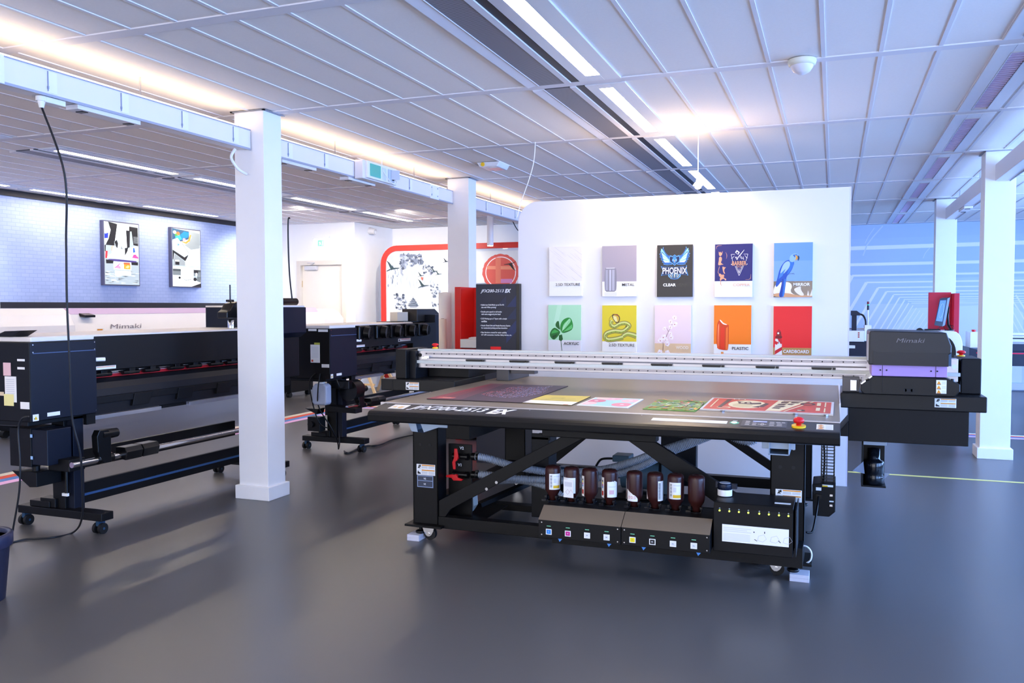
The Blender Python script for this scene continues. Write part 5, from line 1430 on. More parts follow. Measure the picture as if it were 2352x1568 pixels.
mb = MB(); mb.box(.705, .812, 5.60, 5.95, .895, 1.105); mb.box(.690, .705, 5.66, 5.95, .895, 1.09); mb.build('right_gantry_cover', BLACK, FP, .006)
for x, y in ((-2.78, 5.72), (.735, 5.85)):
    mb = MB(); zz = 1.106; mb.cyl((x, y, zz - .006), (x, y, zz + .006), .022, n=20, m=1); mb.lathe([(.012, .006), (.012, .014), (.024, .018), (.026, .026), (.016, .034), (.001, .036)], (x, y, zz), 24, m=0); mb.build('stop_button', [RED, YEL], FP)
BY = 5.60
mb = MB(); mb.box(-2.86, .69, BY, BY + .10, .965, 1.102, 0); beam = mb.build('gantry_beam', ALU, FP, .002)
mb = MB(); mb.box(-2.86, .19, BY - .012, BY + .002, 1.088, 1.104); mb.build('top_edge', IVORY, beam, .002)
for z0, nm in ((1.064, 0), (.979, 1)):
    mb = MB(); mb.box(-2.80, .19, BY - .014, BY, z0, z0 + .013); rl = mb.build('linear_rail', ALUD, beam, .001)
    mb = MB()
    for k in range(49):
        x = -2.785 + .0605 * k
        mb.cyl((x, BY - .0142, z0 + .0065), (x, BY - .0150, z0 + .0065), .0042, n=8)
    mb.build('rail_bolts', RUB, rl)
mb = MB(); mb.box(-2.765, .19, BY - .016, BY, 1.036, 1.044); mb.build('belt', mat('belt_grey', '#77757a', .5, noise=.05), beam)
mb = MB(); mb.box(-2.90, .70, BY - .020, BY - .002, .999, 1.020); mb.build('ivory_scale', IVORY, beam, .001)
for k in range(8):
    x = -2.47 + .335 * k
    mb = MB(); mb.box(x, x + .118, BY - .022, BY, 1.024, 1.034); mb.box(x + .004, x + .114, BY - .020, BY, 1.020, 1.026); mb.box(x + .122, x + .140, BY - .020, BY, 1.022, 1.034); mb.build('belt_guide', PLAS, beam)
mb = MB(); mb.box(-2.82, -2.775, BY - .03, BY, 1.030, 1.048); mb.box(-2.80, -2.76, BY - .028, BY, 1.035, 1.056); mb.build('belt_tensioner', CHROME, beam, .002)
mb = MB(); mb.cyl((-2.845, BY - .001, 1.058), (-2.845, BY - .003, 1.058), .014, n=20); mb.build('round_hole', RUB, beam)
mb = MB(); mb.cyl((.668, BY - .001, 1.055), (.668, BY - .003, 1.055), .014, n=20); mb.build('round_hole', mat('seen_through', '#f4f4fb', .5), beam)
mb = MB(); mb.box(-2.85, -2.52, 5.75, 6.35, .889, .965); mb.build('left_bellows_box', BLACK, FP, .002)
mb = MB(); mb.box(-2.40, -2.30, 6.0, 6.46, .851, .955); mb.box(-2.29, -2.10, 6.02, 6.10, .905, .955); mb.build('rear_bracket', mat('dim_metal', '#57565a', .4, metal=.5, noise=.04), FP, .002)
# tank below the right wing
mb = MB(); mb.box(.092, .735, 5.47, 5.88, .605, .806); mb.build('right_under_cover', BLACK, FP, .003)
mb = MB(); mb.prism([(.03, .645), (.092, .725), (.092, .63), (.03, .63)], 'y', 5.47, 5.80); mb.build('arm_bracket', BLACK, FP, .002)
# waste ink bottle holder
mb = MB(); mb.box(.172, .182, 5.62, 5.78, .308, .62); mb.box(.172, .312, 5.62, 5.78, .302, .312); mb.box(.182, .308, 5.74, 5.78, .312, .60); mb.box(.180, .312, 5.60, 5.62, .565, .60, 1); wb_ = mb.build('waste_holder', [BLACK, GREYB], FP, .002)
mb = MB(); mb.lathe([(.050, .0), (.060, .006), (.060, .05), (.055, .06), (.060, .07), (.060, .135), (.055, .145), (.042, .15), (.036, .16), (.036, .22), (.001, .225)], (.243, 5.68, .314), 24); mb.build('waste_bottle', mat('gloss_black_bottle', '#0e1016', .15, noise=.05), wb_)
mb = MB(); mb.face([(.182, 5.61, .46), (.12, 5.60, .40), (.19, 5.61, .385)]); mb.face([(.30, 5.60, .40), (.335, 5.60, .40), (.30, 5.60, .36)]); mb.build('bag_corner', mat('smoky_film', '#8b94a8', .3, alpha=.8), wb_)

# print head carriage
HY = 5.30
mb = MB()
mb.prism([(.225, 1.272), (.592, 1.264), (.618, 1.19), (.618, 1.150), (.600, 1.135), (.600, 1.076), (.192, 1.076), (.192, 1.255), (.196, 1.270)], 'y', HY, HY + .42)
hood = mb.build('carriage_hood', mat('hood_black', '#1f1e21', .38, noise=.04, bump=.08, bscale=900), FP, .006)
mb = MB(); mb.prism([(.24, 1.148), (.592, 1.148), (.604, 1.14), (.604, 1.074), (.215, 1.076), (.215, 1.16)], 'y', HY - .004, HY - .0005); mb.build('hood_lower_face', mat('hood_lower', '#18171b', .4, noise=.04), hood)
mb = MB(); mb.box(.600, .6195, HY + .01, HY + .12, 1.076, 1.15); mb.build('hood_side', mat('steel_blue', '#31506e', .35, metal=.3, noise=.03), hood)
text('logo', FP, 'Mimaki', (.335, HY, 1.206), X, Z, .024, mat('logo_grey', '#6d6a70', .35, metal=.3, noise=.02), width=.148, shear=.25, bold=0, lift=.001, thick=.003)
mb = MB(); mb.box(.208, .600, HY + .012, HY + .40, 1.012, 1.078); bd = mb.build('lilac_band', PURPLE, FP, .002)
mb = MB(); mb.box(.2655, .2675, HY + .010, HY + .0125, 1.012, 1.076); mb.box(.541, .543, HY + .010, HY + .0125, 1.012, 1.076); mb.build('band_seam', RUB, bd)
for x in (.255, .288, .518, .550):
    mb = MB(); mb.cyl((x, HY + .012, 1.046), (x, HY + .009, 1.046), .0045, n=10); mb.build('screw', RUB, bd)
mb = MB(); mb.prism([(.208, 1.012), (.600, 1.008), (.665, .975), (.665, .935), (.640, .905), (.170, .905), (.150, .925), (.150, .965)], 'y', HY, HY + .36); sk = mb.build('carriage_skirt', BLACKS, FP, .005)
mb = MB(); mb.prism([(.150, .967), (.208, 1.014), (.212, 1.008), (.156, .962)], 'y', HY - .01, HY + .30); mb.build('skirt_guard', CHROME, sk)
mb = MB(); mb.box(.2655, .2675, HY - .002, HY + .001, .91, 1.008); mb.box(.541, .543, HY - .002, HY + .001, .91, 1.008); mb.box(.205, .2065, HY - .002, HY + .001, .91, 1.008); mb.build('skirt_seam', RUB, sk)
mb = MB(); mb.box(.385, .423, HY - .003, HY + .001, .926, .944); mb.cyl((.385, HY - .003, .935), (.385, HY + .001, .935), .009, n=14); mb.cyl((.423, HY - .003, .935), (.423, HY + .001, .935), .009, n=14); mb.build('grip_slot', RUB, sk)
tri_label(FP, (.544, HY - .002, .922), X, Z, .052, .076)
mb = MB(); mb.cyl((.628, HY + .02, .985), (.628, HY + .02, 1.005), .012, .008, n=14); mb.build('knob', PLAS, sk)
mb = MB(); mb.cyl((.178, HY - .012, .985), (.196, HY - .016, .995), .006, n=10); mb.build('knob', PLAS, sk)
mb = MB(); mb.box(.055, .150, 5.50, 5.60, .898, .985, 0); mb.box(.098, .135, 5.49, 5.50, .905, .970, 1); mb.build('end_block', [mat('dim_metal', '#57565a'), CHROME], FP, .002)
mb = MB(); mb.box(.185, .193, HY + .02, HY + .10, 1.10, 1.25); mb.build('hood_edge', mat('grey_lid', '#b9bcc4'), hood)

# ------------------------------------------------------------------ prints lying on the table
def sheet(label, c4, cbase, thick, layers, W=1000, H=1000, name='print_sample', zz=.851, edge=None, cat='print'):
    """c4: four table points front-left, front-right, back-right, back-left; picture units W x H"""
    t = thing(name, label, cat, (sum(p[0] for p in c4) / 4, sum(p[1] for p in c4) / 4, zz), 'prints lying on the flatbed table')
    mb = MB(); mb.prism(c4, 'z', zz, zz + thick); mb.build('panel', edge or cbase, t)
    mb = MB(); ms = []
    A, B, C_, D_ = [Vector((p[0], p[1])) for p in c4]
    def P(u, v, z):
        q = (A * (1 - u) + B * u) * (1 - v) + (D_ * (1 - u) + C_ * u) * v
        return (q.x, q.y, z)
    for k, (m, poly) in enumerate([(cbase, [(0, 0), (W, 0), (W, H), (0, H)])] + layers):
        if m not in ms: ms.append(m)
        n = len(poly)
        area = sum(poly[i][0] * poly[(i + 1) % n][1] - poly[(i + 1) % n][0] * poly[i][1] for i in range(n))
        pp = poly if area > 0 else poly[::-1]
        mb.face([P(min(1, max(0, a / W)), min(1, max(0, b / H)), zz + thick + .0003 + min(k, 40) * .00004 if len(layers) > 400 else zz + thick + .0003 + k * .00004) for a, b in pp], ms.index(m))
    mb.build('printed_picture', ms, t)
    return t
r5 = random.Random(11)
# dark purple poster, picture turned so its top is at the left
DK = mat('print_purple', '#4c3b4c', .5, noise=.08, nscale=6)
L = [(ink('#7a3a48'), [(0, 0), (230, 0), (60, 1000), (0, 1000)]), (ink('#94404c'), [(0, 0), (120, 0), (20, 1000), (0, 1000)]), (ink('#64394a'), [(230, 0), (360, 0), (190, 1000), (60, 1000)]), (ink('#d8706a'), rect(60, 60, 240, 110)), (ink('#f0b0a4'), rect(110, 75, 200, 95))]
def in_skull(u, v):
    dx, dy = (u - .70) / .24, (v - .52) / .34
    if dx * dx + dy * dy < 1:
        if (u - .60) ** 2 / .0018 + (v - .42) ** 2 / .006 < 1: return False
        return True
    if .36 < u < .56 and abs(v - .40) < .10 + .5 * (u - .36): return not (.44 < u < .50 and .34 < v < .44)
    if .40 < u < .60 and .60 < v < .86 - .6 * abs(u - .5): return True
    return .74 < u < .84 and .80 < v < .98 and (v - .8) < 2 * (u - .74)
n_ = 0
while n_ < 1700:
    u = r5.uniform(.34, .96); v = r5.uniform(.1, .98)
    if not in_skull(u, v): continue
    n_ += 1
    c = '#ee6a5c' if r5.random() < max(.05, 1.35 - 1.9 * u) else r5.choice(['#8fa8e8', '#b4c4f2', '#d8c0d4', '#7a92dc', '#e0a4a8'])
    s = r5.uniform(3, 5.4)
    a, b = u * 1000, v * 1000
    L.append((ink(c), [(a - s, b), (a, b - s * 1.6), (a + s, b), (a, b + s * 1.6)]))
sheet('large dark purple print with a dotted glowing skull shape, leftmost on the table', [(-2.311, 4.632), (-1.691, 4.634), (-1.742, 5.712), (-2.32, 5.69)], DK, .004, L, edge=mat('dark_edge', '#2c2028', .5))
c4 = [(-1.691, 4.634), (-1.386, 4.606), (-1.407, 5.095), (-1.700, 5.074)]
L = [(ink('#d3c05a'), rect(0, 330, 1000, 1000)), (ink('#d98a7a'), rect(830, 0, 925, 50))]
for pts, w in (([(180, 420), (420, 400), (700, 420), (900, 470)], 70), ([(250, 470), (420, 620), (640, 560), (820, 640)], 50), ([(300, 640), (420, 740), (560, 700), (520, 620)], 40)):
    q = [(p.x, p.y) for p in smooth([(a, b, 0) for a, b in pts], 6)]
    L += [(ink('#9a8f3c'), stroke(q, w)), (ink('#c8bc62'), stroke(q, w * .5))]
L.append((ink('#b9b6a4'), rect(350, 190, 760, 215)))
sheet('yellow print of a snake with a white bottom margin, second from left on the table', c4, LBL, .004, L, edge=mat('brown_edge', '#6a5a30', .6))
c4 = [(-1.361, 4.630), (-1.057, 4.594), (-1.068, 5.059), (-1.365, 5.056)]
L = [(ink('#a9dce2'), rect(40, 30, 960, 970))]
for cx, cy, r, c in ((180, 560, 190, '#d87898'), (120, 240, 180, '#f0c8cc'), (420, 880, 190, '#f0b8cc'), (830, 720, 190, '#f2c0cc'), (800, 260, 200, '#e88aa4'), (190, 900, 130, '#f4d0cc')):
    L += [(ink(c), [(min(960, max(40, a)), min(970, max(30, b))) for a, b in disc(cx, cy, r, 24)])]
    if 80 < cx < 900 and r > 150: L.append((ink('#e9e2e6'), disc(cx, cy, 42, 14)))
sheet('white bordered pink and turquoise print of doughnuts on the table', c4, LBL, .004, L)
c4 = [(-.972, 4.582), (-.684, 4.564), (-.687, 5.073), (-.980, 5.066)]
L = []
for k in range(170):
    cx, cy = r5.uniform(0, 1000), r5.uniform(0, 1000)
    if cy > 640: c = r5.choice(['#e8962c', '#2f6a3c', '#3f9a4a', '#d8483c', '#7ab84a', '#1f4a3a'])
    elif cy > 330: c = r5.choice(['#6f9ab0', '#88b4c0', '#d88aa4', '#e8e0c4', '#4a7a8c', '#a4c86a'])
    else: c = r5.choice(['#8ac83c', '#b4d84a', '#d8542c', '#f0a42c', '#6a9ac8', '#3f9a4a'])
    a0 = r5.uniform(0, 3.14); l = r5.uniform(40, 120); w = r5.uniform(14, 46)
    L.append((ink(c), stroke([(cx - l * math.cos(a0), cy - l * math.sin(a0)), (cx, cy), (cx + l * math.cos(a0), cy + l * math.sin(a0))], [w * .2, w, w * .2])))
L += [(ink('#e9efe9'), stroke([(320, 430), (720, 430), (720, 640), (320, 640), (320, 430)], 14))]
sheet('colourful jungle flower print without border on the table', c4, ink('#6fa04c'), .003, L)
c4 = [(-.673, 4.640), (.004, 4.640), (.009, 5.235), (-.683, 5.245)]
CR, DR, RD = ink('#e9dcb4'), ink('#4a2a26'), ink('#c8402c')
L = [(RD, rect(20, 40, 980, 960)), (CR, disc(330, 520, 150, 28, 330)), (ink('#d8c898'), disc(300, 430, 80, 18, 180)), (DR, [(230, 760), (300, 700), (340, 740), (360, 640), (430, 700), (440, 560), (370, 520), (260, 540), (250, 640)]), (CR, rect(270, 600, 300, 680)), (CR, rect(320, 600, 345, 670)), (DR, [(420, 330), (470, 330), (500, 620), (470, 680)]), (DR, [(380, 300), (440, 280), (430, 420)]),
     (CR, [(560, 960), (800, 960), (610, 60), (500, 60)]), (DR, [(600, 930), (760, 930), (748, 880), (600, 880)]), (DR, [(590, 860), (650, 860), (640, 720), (585, 700)]), (DR, [(670, 860), (740, 850), (720, 760), (660, 740)]), (DR, [(575, 660), (640, 680), (620, 540), (560, 540)]), (DR, [(650, 700), (700, 690), (680, 590), (640, 600)]), (DR, [(560, 500), (640, 500), (620, 380), (545, 400)]), (DR, [(550, 350), (610, 350), (595, 240), (535, 260)]), (CR, stroke([(640, 60), (840, 960)], 16)),
     (DR, disc(800, 720, 60, 18, 120)), (RD, disc(800, 700, 36, 14, 60)), (CR, disc(170, 200, 55, 18, 70)), (RD, disc(170, 200, 40, 16, 46)), (DR, disc(760, 190, 34, 14, 60)), (CR, disc(750, 180, 18, 10, 30)),
     (CR, rect(60, 200, 70, 880)), (DR, [(120, 180), (150, 180), (180, 880), (140, 880)]), (CR, rect(870, 600, 900, 860)), (CR, rect(870, 200, 900, 440)), (CR, rect(930, 520, 940, 900)), (CR, rect(930, 100, 940, 420)), (CR, rect(190, 880, 290, 930)), (DR, rect(200, 890, 230, 925)), (DR, rect(240, 890, 280, 925))]
t = sheet('red and cream retro poster panel with raised silver frame, rightmost on the table', c4, mat('silver_frame', '#dcdde2', .3, metal=.3, noise=.02), .008, L, edge=ALU)
for x in (-.55, -.18, -.03):
    mb = MB(); mb.prism([(x - .012, 4.632), (x + .012, 4.632), (x, 4.610)], 'z', .851, .858); mb.build('frame_clip', CHROME, t)
# ------------------------------------------------------------------ roll printers seen from behind
NAVY = mat('navy_panel', '#0b1222', .42, spec=.35, noise=.05, bump=.1, bscale=900)
CREAM = mat('cream_cover', '#ece4de', .4, noise=.02)
def yl(parent, y0, y1, z0, z1, m=LBL, x=-4.45, name='label', layers=()):
    return art(name, parent, (x, y0, z0), Y, Z, list(layers), m, (y1 - y0, z1 - z0), .0012)
def xl(parent, x0, x1, z0, z1, y, m=LBL, name='label', layers=()):
    if m is not LBL: y -= .0022
    return art(name, parent, (x0, y, z0), X, Z, list(layers), m, (x1 - x0, z1 - z0), .0012)

def roll_printer(y0, yend, yf, yfar, label, fans, hy0):
    """y0 near end, yend far end, yf near foot, yfar far foot, hy0 start of the head block"""
    xf, xb = -4.45, -5.12
    t = thing('roll_printer', label, 'printer', (-4.6, (y0 + yend) / 2, 0))
    mb = MB(); mb.box(xb, xf, y0, y0 + .48, .73, 1.205); mb.box(xb + .05, xf - .05, y0 + .02, y0 + .46, .70, .73); end = mb.build('end_cover', BLACK, t, .004)
    mb = MB(); mb.box(xf, xf + .004, y0 + .004, y0 + .482, .735, 1.200); sp_ = mb.build('rear_panel', NAVY, t, .001)
    mb = MB(); mb.box(xf + .004, xf + .006, y0 + .02, y0 + .478, 1.136, 1.141); mb.build('panel_seam', mat('seam_blue', '#4a5f86', .4, noise=.03), sp_)
    for q in (.02, .47):
        for z in (1.19, .75, 1.145):
            mb = MB(); mb.cyl((xf + .004, y0 + q, z), (xf + .007, y0 + q, z), .004, n=8); mb.build('screw', CHROME, sp_)
    mb = MB(); mb.box(xb, xf - .005, y0 + .48, hy0, 1.0, 1.225); mb.build('rear_beam_cover', BLACK, t, .004)
    mb = MB(); mb.box(xb - .02, xf - .01, y0 + .02, hy0, 1.206, 1.236); mb.build('top_cover', CREAM, t, .006)
    # media slot
    mb = MB(); mb.box(xf - .10, xf - .09, y0 + .48, hy0, .955, 1.0, 0); mb.build('slot_strip', CREAM, t)
    mb = MB(); mb.box(xf - .094, xf - .08, y0 + .48, hy0, .948, .968); mb.build('red_strip', mat('deep_red', '#c01420', .4, noise=.04), t)
    mb = MB(); mb.cyl((xf - .07, y0 + .48, .985), (xf - .07, hy0, .985), .012, n=14); mb.build('pinch_shaft', CHROME, t)
    y = y0 + .56
    k = 0
    while y < hy0 - .12:
        mb = MB(); mb.box(xf - .09, xf - .035, y, y + .05, .962, 1.0); mb.cyl((xf - .05, y - .05, .972), (xf - .05, y + .09, .972), .016, n=14); mb.build('pinch_roller', PLAS, t, .002)
        y += .19 if k % 2 else .24; k += 1
    # curved platen and lower guide
    mb = MB(); mb.prism([(xf - .11, .945), (xf - .06, .942), (xf - .03, .92), (xf - .012, .88), (xf - .006, .832), (xf - .012, .826), (xf - .012, .79), (xf - .02, .785), (xf - .02, .715), (xf - .30, .715), (xf - .40, .945)], 'y', y0 + .481, hy0)
    mb.build('platen_guide', mat('guide_grey', '#131318', .4, spec=.35, noise=.04), t, .003)
    mb = MB(); mb.box(xf - .018, xf - .004, y0 + .48, hy0, .786, .830); mb.build('guide_lip', BLACK, t, .002)
    y = y0 + .80
    while y < hy0 - .15:
        mb = MB(); mb.prism([(y, .825), (y + .16, .825), (y + .13, .745), (y - .02, .745)], 'x', xf - .02, xf + .004); mb.build('guide_bracket', BLACK, t, .002)
        y += .42
    mb = MB(); mb.box(xf - .06, xf - .03, y0 + .50, y0 + 1.08, .682, .708); mb.build('silver_rail', ALU, t, .001)
    mb = MB(); mb.box(xf - .06, xf - .03, y0 + 1.36, hy0, .682, .708); mb.build('silver_rail', ALU, t, .001)
    mb = MB(); mb.box(xf - .07, xf - .04, y0 + 1.10, y0 + 1.34, .690, .712); mb.build('rail_bracket', BLACK, t, .001)
    mb = MB(); mb.box(xf - .05, xf - .02, y0 + .42, y0 + .49, .66, .73); mb.build('rail_bracket', BLACK, t, .001)
    mb = MB(); mb.cyl((xf - .01, y0 + .485, 1.075), (xf + .018, y0 + .54, 1.075), .013, n=16); mb.build('white_knob', LBL, t)
    yl(t, y0 + .482, y0 + .65, 1.008, 1.030, x=xf - .004, name='warning_label', layers=[(ink('#d8702c'), rect(.01, .014, .16, .018)), (LG, rect(.01, .005, .16, .009))])
    yl(t, y0 + .01, y0 + .05, .735, .775, x=xf + .004, name='warning_label', layers=[(YEL, [(.008, .008), (.032, .008), (.020, .030)])])
    yl(t, y0 + .11, y0 + .20, .752, .775, x=xf + .004)
    # head and maintenance block at the far end
    if not fans:
        mb = MB(); mb.box(xb - .02, xf + .045, hy0, yend, 1.185, 1.41); mb.prism([(xf + .045, 1.185), (xf - .012, 1.145), (xb, 1.145), (xb - .02, 1.185)], 'y', hy0, yend); mb.build('head_cover', NAVY, t, .004)
        mb = MB(); mb.box(xb, xf - .012, hy0, yend - .03, .80, 1.145); mb.box(xb + .05, xf - .06, hy0, yend - .1, .72, .80); mb.build('station_cover', BLACK, t, .004)
        mb = MB(); mb.box(xb - .02, xf + .03, hy0, yend, 1.41, 1.425); mb.build('head_top', CREAM, t, .003)
        mb = MB(); mb.cyl((-4.78, 6.02, 1.462), (-4.78, 6.82, 1.462), .034, n=22); mb.box(-4.86, -4.70, 6.02, 6.40, 1.427, 1.445); mb.build('roll_sleeve', PLAS, t, .002)
        mb = MB()
        for q in (6.12, 6.24, 6.36):
            mb.prism([(-4.78, 1.494), (-4.76, 1.494), (-4.72, 1.515), (-4.76, 1.512)], 'y', q, q + .02)
        mb.build('sleeve_clip', PLAS, t)
        mb = MB(); mb.lathe([(.03, 1.237), (.03, 1.30), (.02, 1.31)], (-4.72, 5.82, 0), 16); mb.build('clamp_post', CHROME, t)
        mb = MB(); mb.prism([(5.72, 1.32), (5.95, 1.32), (5.95, 1.455), (5.87, 1.46), (5.80, 1.44), (5.76, 1.39), (5.72, 1.37)], 'x', -4.78, -4.68); mb.box(-4.76, -4.70, 5.80, 5.84, 1.455, 1.475); ch_ = mb.build('clamp_head', PLAS, t, .006)
        yl(ch_, 5.86, 5.93, 1.395, 1.44, YEL, x=-4.68, name='yellow_tag')
        mb = MB(); mb.cyl((-4.76, 5.86, 1.46), (-4.76, 5.86, 1.60), .006, n=8); mb.build('antenna', PLAS, t)
    else:
        mb = MB(); mb.prism([(hy0 + .40, 1.237), (hy0 + .40, 1.385), (hy0 + .88, 1.385), (hy0 + 1.06, 1.30), (hy0 + 1.06, 1.24), (hy0 + .90, 1.12), (hy0 + .62, 1.12), (hy0 + .62, 1.237)], 'x', xf - .36, xf - .16); hd = mb.build('head_cover', mat('brown_black', '#2a2420', .42, noise=.05), t, .006)
        mb = MB(); mb.box(xf - .161, xf - .157, hy0 + .91, hy0 + 1.02, 1.262, 1.272); mb.build('grip_slot', RUB, hd)
        mb = MB(); mb.box(xb, xf - .01, hy0, yend, .84, 1.225); mb.build('station_cover', BLACK, t, .004)
        mb = MB(); mb.box(xf - .17, xf - .02, yend, yend + .16, .72, 1.315); mb.build('station_end', NAVY, t, .004)
        for fy in (7.51, 7.86, 8.17, 8.50, 8.82):
            fy += y0 - 6.88
            mb = MB(); mb.box(xf - .006, xf + .022, fy - .125, fy + .095, 1.075, 1.222); ff = mb.build('fan_frame', PLAS, t, .014)
            mb = MB(); mb.cyl((xf + .022, fy - .01, 1.148), (xf + .075, fy + .0, 1.145), .066, .060, n=28); fh = mb.build('fan_hood', PLAS, ff, .003)
            mb = MB()
            for j in range(-4, 5):
                w = math.sqrt(max(0, .056 ** 2 - (.0125 * j) ** 2))
                mb.box(xf + .074, xf + .079, fy - w, fy + w, 1.145 + .0125 * j - .002, 1.145 + .0125 * j + .002)
                mb.box(xf + .074, xf + .079, fy + .0125 * j - .0015, fy + .0125 * j + .0015, 1.145 - w, 1.145 + w)
            mb.build('fan_grille', BLACK, fh)
        yl(t, hy0 - .36, hy0 - .07, 1.030, 1.062, x=xf - .004, name='warning_label', layers=[(ink('#c83a2c'), rect(.07, .020, .27, .026)), (LG, rect(.07, .006, .27, .012)), (ink('#2a2a30'), rect(.01, .006, .04, .024))])
    # stand
    for yy_ in (yf, yfar):
        mb = MB(); mb.box(-4.66, -4.555, yy_, yy_ + .10, .11, .73); pt = mb.build('stand_post', BLACK, t, .003)
        mb = MB(); mb.box(-4.555, -4.50, yy_ + .02, yy_ + .10, .11, .72); mb.build('post_cover', NAVY, pt, .002)
        mb = MB(); mb.box(-4.93, -4.22, yy_ - .035, yy_ + .06, .085, .135); fb = mb.build('foot_beam', BLACK, t, .004)
        for x in (-4.90, -4.27):
            mb = MB()
            for s in (-1, 1):
                mb.cyl((x + s * .022 - .010, yy_, .035), (x + s * .022 + .010, yy_, .035), .034, n=22)
            cw = mb.build('caster', RUB, fb, .003)
            mb = MB(); mb.box(x - .012, x + .012, yy_ - .02, yy_ + .03, .05, .086); mb.cyl((x - .034, yy_, .035), (x + .034, yy_, .035), .008, n=10); mb.build('caster_hub', mat('steel_blue', '#31506e'), cw)
    for x, z0, z1, n_ in ((-4.60, .125, .26, 0), (-4.72, .33, .455, 1)):
        mb = MB(); mb.box(x - .03, x, yf + .10, yfar, z0, z1); mb.build('cross_beam', BLACK, t, .003)
    mb = MB(); mb.box(-4.60, -4.592, yf + .10, yfar, .175, .190); mb.build('beam_edge', mat('edge_blue', '#3c5f90', .35, metal=.3, noise=.03), t)
    mb = MB(); mb.box(-4.75, -4.62, yf - .02, yf + .06, .136, .195); mb.box(-4.83, -4.66, yf - .03, yf + .06, .136, .175); mb.build('foot_motor', BLACK, t, .004)
    # take-up roller
    xr, zr = -4.36, .445
    mb = MB(); mb.box(-4.555, -4.38, yf - .12, yf + .0, .40, .475) if not fans else mb.prism([(-4.56, .40), (-4.25, .395), (-4.25, .44), (-4.56, .46)], 'y', yf - .14, yf - .02)
    mb.build('roller_bracket', BLACK, t, .004)
    mb = MB(); mb.cyl((xr, yf - .12, zr), (xr, yfar + (.1 if not fans else .9), zr), .018, n=20); mb.build('take_up_shaft', CHROME, t)
    ya_ = yf + .10
    mb = MB(); mb.prism([(ya_, .42), (ya_ + .06, .42), (ya_ + .06, .60), (ya_ + .04, .635), (ya_ - .03, .635), (ya_ - .05, .60), (ya_ - .045, .50)], 'x', xr - .02, xr + .03); mb.cyl((xr, ya_ + .0, .60), (xr, ya_ + .13, .60), .036, .03, n=20); mb.cyl((xr, ya_ - .02, zr), (xr, ya_ + .09, zr), .03, n=20)
    ar = mb.build('roll_holder', PLAS, t, .004)
    mb = MB()
    for q in (0, .15):
        mb.prism([(xr - .05, zr - .02), (xr + .035, zr - .035), (xr + .05, zr + .02), (xr + .03, zr + .05), (xr - .05, zr + .05)], 'y', ya_ + .17 + q, ya_ + .31 + q)
    mb.build('paper_stop', PLAS, t, .004)
    if fans:
        mb = MB(); mb.cyl((-4.40, ya_ - .13, .60), (-4.40, ya_ + .02, .60), .10, n=30); mb.box(-4.55, -4.35, ya_ - .20, ya_ - .12, .62, .70); mb.build('feed_motor', PLAS, t, .006)
        mb = MB(); mb.cyl((-4.335, ya_ + .03, .62), (-4.325, ya_ + .03, .62), .035, n=24); mb.build('motor_ring', CHROME, t)
    return t

pa = roll_printer(3.68, 6.44, 4.0, 5.85, 'nearest black roll printer, seen from behind at the left edge', False, 6.0)
for x0, x1, z0, z1, m in ((-4.548, -4.487, 1.093, 1.106, LBL), (-4.548, -4.489, 1.044, 1.058, LBL), (-4.662, -4.600, 1.004, 1.082, mat('pink_sticker', '#eec4c8', .5, noise=.05)), (-4.655, -4.560, .845, 1.0, LBL), (-4.662, -4.582, .823, .893, mat('yellow_note', '#f2e8a0', .6, noise=.03)), (-4.531, -4.458, .808, .850, LBL), (-4.72, -4.662, .882, .905, mat('beige_tape', '#e8cfae', .6, noise=.03))):
    xl(pa, x0, x1, z0, z1, 3.68, m, layers=[(LG, rect(.01, .05 + .012 * k, .08, .055 + .012 * k)) for k in range(8)] if (z1 - z0) > .14 else ())
mb = MB(); mb.prism([(-4.76, 1.237), (-4.60, 1.237), (-4.52, 1.275), (-4.66, 1.270)], 'y', 3.69, 3.80); mb.build('open_flap', BLACK, pa, .002)
mb = MB(); mb.box(-4.78, -4.60, 3.80, 3.98, .43, .67); mb.box(-4.60, -4.47, 3.805, 3.98, .445, .665, 1); ib = mb.build('waste_ink_box', [BLACK, NAVY], pa, .004)
for z in (.48, .615):
    mb = MB(); mb.box(-4.602, -4.585, 3.797, 3.80, z, z + .02); mb.build('box_clip', mat('blue_glow_clip', '#9fc4ee', .4), ib)
mb = MB(); mb.cyl((-4.62, 3.85, .43), (-4.62, 3.85, .395), .022, n=16); mb.prism([(-4.77, .40), (-4.56, .40), (-4.56, .31), (-4.62, .305)], 'y', 3.80, 3.98); mb.build('tray_bracket', BLACK, pa, .003)
mb = MB(); mb.cyl((-4.53, 3.99, .65), (-4.53, 3.99, .22), .012, n=12)
mb.build('cable_conduit', PLAS, pa)
for z in (.22, .63):
    mb = MB(); mb.box(-4.555, -4.51, 3.975, 3.99, z, z + .018); mb.build('cable_tie', LBL, pa)

pb_ = roll_printer(6.88, 9.20, 7.15, 9.0, 'second black roll printer with five round fans, between the left columns', True, 8.60)
for x0, x1, z0, z1, m in ((-4.683, -4.591, 1.200, 1.224 - .003, LBL), (-4.572, -4.466, 1.176, 1.200, LBL), (-4.661, -4.557, .882, 1.054, LBL), (-4.617, -4.555, 1.057, 1.073, mat('olive_label', '#b8b84a', .5)), (-4.538, -4.455, .838, .870, LBL)):
    z1_ = min(z1, 1.203); z0_ = min(z0, z1_ - .02)
    xl(pb_, x0, x1, z0_, z1_, 6.88, m, layers=[(LG, rect(.01, .05 + .012 * k, .09, .055 + .012 * k)) for k in range(9)] + [(ink('#d8502c'), rect(.01, .008, .03, .028))] if (z1 - z0) > .14 else ())
t = thing('waste_bottle', 'translucent waste bottle hanging at the near end of the second roll printer', 'bottle', (-4.62, 7.0, .48))
